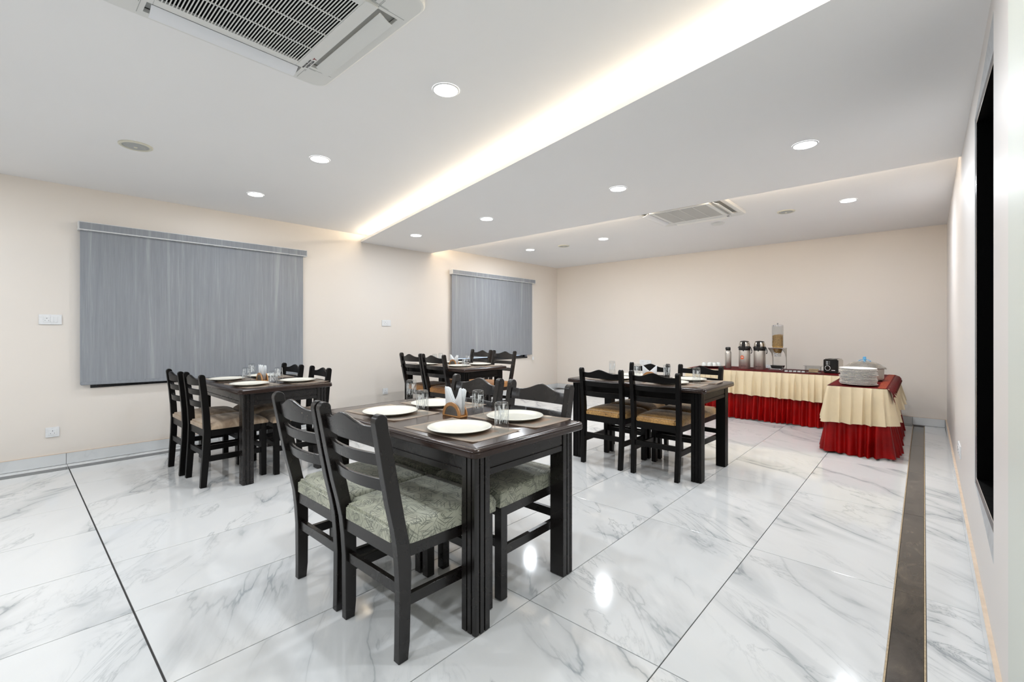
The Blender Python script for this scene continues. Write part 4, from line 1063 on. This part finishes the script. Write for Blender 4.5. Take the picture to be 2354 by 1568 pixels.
bm = B(); tube(bm, [(0.012, 0, 0.238), (0.04, -0.01, 0.234), (0.07, -0.012, 0.219)], 0.004, 6); tube(bm, [(-0.012, 0, 0.238), (-0.04, 0.008, 0.232), (-0.068, 0.01, 0.218)], 0.004, 6); obj('knob_cord', bm, M['blue'], lid)
bm = B(); box(bm, -0.232, -0.222, -0.03, 0.03, 0.125, 0.14, 0.003); box(bm, 0.218, 0.236, -0.03, 0.03, 0.135, 0.142, 0.003); obj('pot_handle', bm, M['alu'], t)

# slim steel bottle
t = thing('steel_bottle', 'slim steel vacuum bottle with black cap on the long buffet', 'bottle', (-2.115, 7.04, Z))
bm = B(); lathe(bm, [(0.001, 0), (0.04, 0), (0.0425, 0.004), (0.0425, 0.225), (0.038, 0.24), (0.030, 0.25), (0.030, 0.258), (0.001, 0.258)], 32); obj('body', bm, M['steel'], t)
bm = B(); lathe(bm, [(0.031, 0.256), (0.033, 0.262), (0.033, 0.295), (0.028, 0.305), (0.001, 0.307)], 28); box(bm, -0.036, -0.02, -0.012, 0.012, 0.27, 0.30, 0.003); obj('cap', bm, M['black_plastic'], t)
# pump flasks
def flask(loc, rz, label, sticker):
    t = thing('pump_flask', label, 'flask', loc, rz, 'steel pump flasks on the long buffet'); t.scale = (0.92, 0.92, 1)   # spout towards -y
    bm = B(); lathe(bm, [(0.001, 0), (0.078, 0), (0.0815, 0.006), (0.0815, 0.262), (0.074, 0.29), (0.001, 0.29)], 48); obj('body', bm, M['steel'], t)
    bm = B(); lathe(bm, [(0.080, 0.262), (0.084, 0.268), (0.083, 0.318), (0.079, 0.323)], 48); box(bm, -0.024, 0.024, -0.092, -0.07, 0.272, 0.32, 0.006, 2); lathe(bm, [(0.008, 0.255), (0.010, 0.275)], 12, (0, -0.083, 0), True, True); obj('collar', bm, M['black_plastic'], t)
    bm = B(); lathe(bm, [(0.079, 0.322), (0.079, 0.34), (0.075, 0.365), (0.066, 0.382)], 48); obj('shoulder', bm, M['steel_bright'], t)
    bm = B(); lathe(bm, [(0.067, 0.380), (0.062, 0.390), (0.045, 0.398), (0.001, 0.402)], 40)
    b2 = bmesh.new(); cols = []
    for a in (-18, -9, 0, 9, 18):
        u = R(a - 90); cols.append([b2.verts.new((r * math.cos(u), r * math.sin(u), z)) for r, z in ((0.068, 0.392), (0.079, 0.365), (0.0835, 0.34), (0.0845, 0.32))])
    for a_, b_ in zip(cols, cols[1:]):
        for j in range(3): b2.faces.new((a_[j], a_[j + 1], b_[j + 1], b_[j]))
    bmesh.ops.solidify(b2, geom=list(b2.faces), thickness=0.003); bmesh.ops.recalc_face_normals(b2, faces=b2.faces); merge(bm, b2); obj('pump_lid', bm, M['black_plastic'], t)
    bm = B(); tube(bm, [(0.082, 0, 0.312), (0.095, -0.006, 0.29), (0.104, -0.01, 0.26), (0.104, -0.012, 0.235), (0.092, -0.012, 0.222)], 0.006, 8); tube(bm, [(-0.082, 0, 0.31), (-0.09, -0.004, 0.295)], 0.006, 8); obj('handle', bm, M['black_plastic'], t)
    # printed name wrapped on the body
    me = text_mesh('MILTON', 0.021, 0.0003); me.materials.clear(); me.materials.append(M['ink'])
    xs = [v.co.x for v in me.vertices]; cx = (min(xs) + max(xs)) / 2
    for v in me.vertices:
        a = (v.co.x - cx) / 0.0822 - PI / 2; r = 0.0822 + v.co.z; v.co = Vector((r * math.cos(a), r * math.sin(a), 0.035 + v.co.y))
    inst('lettering', me, t)
    if sticker:
        def patch(rad, cx, cz, mat, name, ro, par, sx=1):
            b2 = bmesh.new(); c0 = b2.verts.new((0, 0, 0)); rg = []
            def W(x, z): a = (x + cx) / 0.082 - PI / 2; return Vector((ro * math.cos(a), ro * math.sin(a), z + cz))
            c0.co = W(0, 0)
            for i in range(24): rg.append(b2.verts.new(W(rad * sx * math.cos(i * PI / 12), rad * math.sin(i * PI / 12))))
            for i in range(24): b2.faces.new((c0, rg[i], rg[(i + 1) % 24]))
            bm = B(); merge(bm, b2); return obj(name, bm, mat, par)
        s = patch(0.027, -0.018, 0.165, M['orange'], 'sticker', 0.0823, t)
        patch(0.004, -0.018, 0.172, M['print_white'], 'sticker_print', 0.0827, s, 3.6); patch(0.0025, -0.018, 0.159, M['print_white'], 'sticker_print', 0.0827, s, 4.5)
    return t
flask((-1.905, 7.075, Z), R(4), 'steel pump flask with black collar and round orange sticker', True)
flask((-1.715, 7.10, Z), R(0), 'steel pump flask without sticker, beside the cereal dispenser', False)
# cereal dispenser
t = thing('cereal_dispenser', 'clear cereal dispenser on a chrome stand, tallest thing on the long buffet', 'dispenser', (-1.485, 7.07, Z), R(-8)); t.scale = (0.88, 0.88, 1)
bm = B(); lathe(bm, [(0.076, 0.335), (0.0775, 0.335), (0.0775, 0.608), (0.076, 0.608), (0.076, 0.335)], 40); obj('cylinder', bm, M['clear'], t)
bm = B(); lathe(bm, [(0.08, 0.604), (0.08, 0.618), (0.06, 0.624), (0.01, 0.628), (0.006, 0.634), (0.013, 0.642), (0.010, 0.648), (0.001, 0.649)], 40); lathe(bm, [(0.08, 0.604), (0.001, 0.604)], 40); obj('lid', bm, M['chrome'], t)
bm = B(); lathe(bm, [(0.077, 0.31), (0.060, 0.25), (0.05, 0.235), (0.045, 0.19), (0.043, 0.19), (0.048, 0.235), (0.058, 0.25), (0.075, 0.31)], 32); obj('hopper', bm, M['clear'], t)
bm = B(); rnd = random.Random(3)
lathe(bm, [(0.001, 0.235), (0.045, 0.24), (0.068, 0.30), (0.070, 0.336), (0.070, 0.475), (0.04, 0.488), (0.001, 0.490)], 20)
for i in range(1100):
    a = rnd.uniform(0, 2 * PI); z = rnd.uniform(0.24, 0.478); r = 0.0715 if z > 0.32 else 0.044 + (z - 0.24) / 0.08 * 0.026
    if rnd.random() < 0.12: r *= math.sqrt(rnd.random()); z = 0.482
    b2 = bmesh.new(); L1 = rnd.uniform(0.004, 0.007)
    vs = [b2.verts.new(p) for p in ((L1, 0, 0), (-L1, 0, 0), (0, L1 * .45, 0), (0, -L1 * .45, 0), (0, 0, L1 * .35), (0, 0, -L1 * .35))]
    for f in ((0, 2, 4), (2, 1, 4), (1, 3, 4), (3, 0, 4), (2, 0, 5), (1, 2, 5), (3, 1, 5), (0, 3, 5)): b2.faces.new([vs[q] for q in f])
    m = Matrix.Translation((r * math.cos(a), r * math.sin(a), z + 0.012 * math.cos(a - 1) * (z > 0.46))) @ Matrix.Rotation(rnd.uniform(0, PI), 4, 'Z') @ Matrix.Rotation(rnd.uniform(0, PI), 4, 'X') @ Matrix.Rotation(rnd.uniform(0, PI), 4, 'Y')
    for v in vs: v.co = m @ v.co
    nv = [bm.verts.new(v.co) for v in vs]
    for f in ((0, 2, 4), (2, 1, 4), (1, 3, 4), (3, 0, 4), (2, 0, 5), (1, 2, 5), (3, 1, 5), (0, 3, 5)): bm.faces.new([nv[q] for q in f])
    b2.free()
o = obj('cereal', bm, M['cereal'], t, smooth=False); o['kind'] = 'stuff'
bm = B(); box(bm, -0.105, 0.105, -0.10, 0.09, 0.300, 0.312, 0.003); obj('shelf_plate', bm, M['chrome'], t)
for s in (-1, 1):
    poly = [(-0.105, 0.302), (-0.085, 0.29), (0.02, 0.235), (0.06, 0.18), (0.066, 0.03), (0.085, 0.02), (0.085, 0.302)]
    bm = B(); a, b = sorted((s * 0.094, s * 0.100)); prism(bm, poly, a, b, 'x'); obj('side_support', bm, M['alu'], t, smooth=False)
bm = B(); box(bm, -0.105, 0.105, -0.09, 0.09, 0.0, 0.032, 0.006, 2); box(bm, -0.075, 0.075, -0.10, -0.085, 0.004, 0.026, 0.004); obj('stand_base', bm, M['chrome'], t)
bm = B(); prism(bm, [(-0.085, 0.07), (0.085, 0.07), (0.07, 0.033), (-0.07, 0.033)], -0.06, 0.06, 'y', 0.003); obj('catch_tray', bm, M['black_plastic'], t)
bm = B()
for a in (35, 125): tube(bm, [(-0.034 * math.cos(R(a)), -0.062, 0.222 - 0.034 * math.sin(R(a))), (0.034 * math.cos(R(a)), -0.062, 0.222 + 0.034 * math.sin(R(a)))], 0.005, 8)
tube(bm, [(0, -0.066, 0.222), (0, -0.03, 0.222)], 0.007, 8); obj('turn_knob', bm, M['chrome'], t)
# sachet tray
t = thing('sachet_tray', 'low clear compartment tray between the dispenser and the bread box', 'tray', (-1.262, 6.95, Z), R(8))
bm = B(); box(bm, -0.12, 0.12, -0.06, 0.06, 0, 0.003)
for y in (-0.06, 0.058): box(bm, -0.12, 0.12, y, y + 0.002, 0.003, 0.032)
for i in range(6): box(bm, -0.12 + 0.0476 * i, -0.118 + 0.0476 * i, -0.058, 0.058, 0.003, 0.032)
obj('tray_body', bm, M['clear'], t, smooth=False)
for i in range(5):
    bm = B(); box(bm, -0.017, 0.017, -0.04, 0.04, 0, 0.006, 0.002); o = obj('sachet', bm, M['plastic'], None, (-1.262 + (-0.095 + 0.0476 * i) * math.cos(R(8)), 6.95 + (-0.095 + 0.0476 * i) * math.sin(R(8)), Z + 0.0045)); o.rotation_euler = (R(6), 0, R(8))
    tag(o, 'white sachet in the clear tray, %s from the dispenser' % ['first', 'second', 'third', 'fourth', 'fifth'][i], 'sachet', 'sachets in the clear tray')
# bread box
t = thing('bread_box', 'clear plastic box with lid holding bread, left of the toaster', 'box', (-1.062, 7.0, Z), R(0))
bm = B(); s = 0.0025
box(bm, -0.085, 0.085, -0.065, 0.065, 0, s); box(bm, -0.085, 0.085, -0.065, -0.065 + s, s, 0.085); box(bm, -0.085, 0.085, 0.065 - s, 0.065, s, 0.085); box(bm, -0.085, -0.085 + s, -0.062, 0.062, s, 0.085); box(bm, 0.085 - s, 0.085, -0.062, 0.062, s, 0.085)
obj('box_body', bm, M['clear'], t, smooth=False)
bm = B(); box(bm, -0.10, 0.10, -0.078, 0.078, 0.086, 0.091, 0.002); obj('box_lid', bm, M['clear'], t, smooth=False)
for i in range(3):
    bm = B(); prism(bm, [(-0.05, 0), (0.05, 0), (0.055, 0.035), (0.03, 0.05), (-0.03, 0.05), (-0.055, 0.035)], 0, 0.013, 'z', 0.003)
    o = obj('bread_slice', bm, M['bread'], None, (-1.062 + 0.003 * i, 6.99, Z + 0.004 + 0.0145 * i)); o.rotation_euler = (R(2), 0, R(5 + 3 * i))
    tag(o, 'slice of white bread in the clear box, %s one' % ['bottom', 'middle', 'top'][i], 'bread', 'bread slices in the clear box')
# toaster
t = thing('toaster', 'black and steel toaster with round dial at the right end of the long buffet', 'toaster', (-0.868, 7.16, Z), R(-10)); t.scale = (0.9, 0.9, 0.98)
bm = B(); box(bm, -0.088, 0.088, -0.10, 0.12, 0.008, 0.185, 0.014, 3); obj('body', bm, M['steel_bright'], t)
bm = B(); box(bm, -0.088, 0.088, -0.116, -0.098, 0.006, 0.178, 0.006, 2); fp = obj('front_panel', bm, M['black_plastic'], t)
bm = B(); box(bm, -0.05, -0.02, -0.08, 0.10, 0.184, 0.1856); box(bm, 0.02, 0.05, -0.08, 0.10, 0.184, 0.1856); obj('bread_slot', bm, M['dark'], t, smooth=False)
bm = B(); lathe(bm, [(0.029, 0.0), (0.029, 0.003), (0.034, 0.003), (0.034, 0.0)], 32, mtx=Matrix.Translation((-0.035, -0.116, 0.066)) @ Matrix.Rotation(R(90), 4, 'X')); obj('dial_ring', bm, M['print_white'], fp)
bm = B(); lathe(bm, [(0.027, 0.001), (0.025, 0.006), (0.001, 0.007)], 28, mtx=Matrix.Translation((-0.035, -0.116, 0.066)) @ Matrix.Rotation(R(90), 4, 'X')); obj('dial', bm, M['black_plastic'], fp)
for i in range(3):
    bm = B(); box(bm, -0.055, -0.028, -0.119, -0.115, 0.113 + 0.017 * i, 0.119 + 0.017 * i, 0.001); obj('button', bm, M['print_white'], fp)
    bm = B(); box(bm, -0.018, -0.006, -0.1166, -0.1158, 0.114 + 0.017 * i, 0.118 + 0.017 * i); obj('button_mark', bm, M['speaker_mesh'], fp)
bm = B(); box(bm, 0.012, 0.055, -0.1168, -0.1158, 0.034, 0.041); obj('name_badge', bm, M['print_white'], fp)
bm = B(); box(bm, -0.08, -0.06, -0.09, 0.10, 0, 0.009); box(bm, 0.06, 0.08, -0.09, 0.10, 0, 0.009); obj('foot', bm, M['black_plastic'], t)
# tray of cups on the left end
t = thing('serving_tray', 'oval steel tray under the white cups at the left end of the buffet', 'tray', (-2.33, 6.98, Z), R(38))
bm = B(); lathe(bm, [(0.001, 0.006), (0.13, 0.006), (0.15, 0.014), (0.185, 0.026), (0.186, 0.028), (0.15, 0.017), (0.13, 0.009), (0.001, 0.009)], 40)
for v in bm.verts: v.co.y *= 0.6
obj('tray_plate', bm, M['steel_bright'], t)
bm = B(); lathe(bm, [(0.034, 0.0), (0.036, 0.003), (0.030, 0.045), (0.024, 0.062), (0.02, 0.066), (0.001, 0.066), (0.001, 0.06), (0.021, 0.058), (0.028, 0.042), (0.034, 0.0)], 28)
cup_me = bpy.data.meshes.new('cup'); bm.to_mesh(cup_me); bm.free(); cup_me.materials.append(M['cup'])
for p in cup_me.polygons: p.use_smooth = True
for i, (dx, dy) in enumerate(((-0.105, 0.0), (-0.035, -0.02), (0.035, -0.018), (0.10, 0.0), (0.0, 0.045))):
    c, s = math.cos(R(38)), math.sin(R(38))
    o = inst('cup', cup_me, None, (-2.33 + dx * c - dy * s, 6.98 + dx * s + dy * c, Z + 0.0095))
    tag(o, 'white cup upside down on the oval tray, %s' % ['leftmost', 'second from left', 'third from left', 'rightmost', 'one behind the others'][i], 'cup', 'white cups on the oval tray')
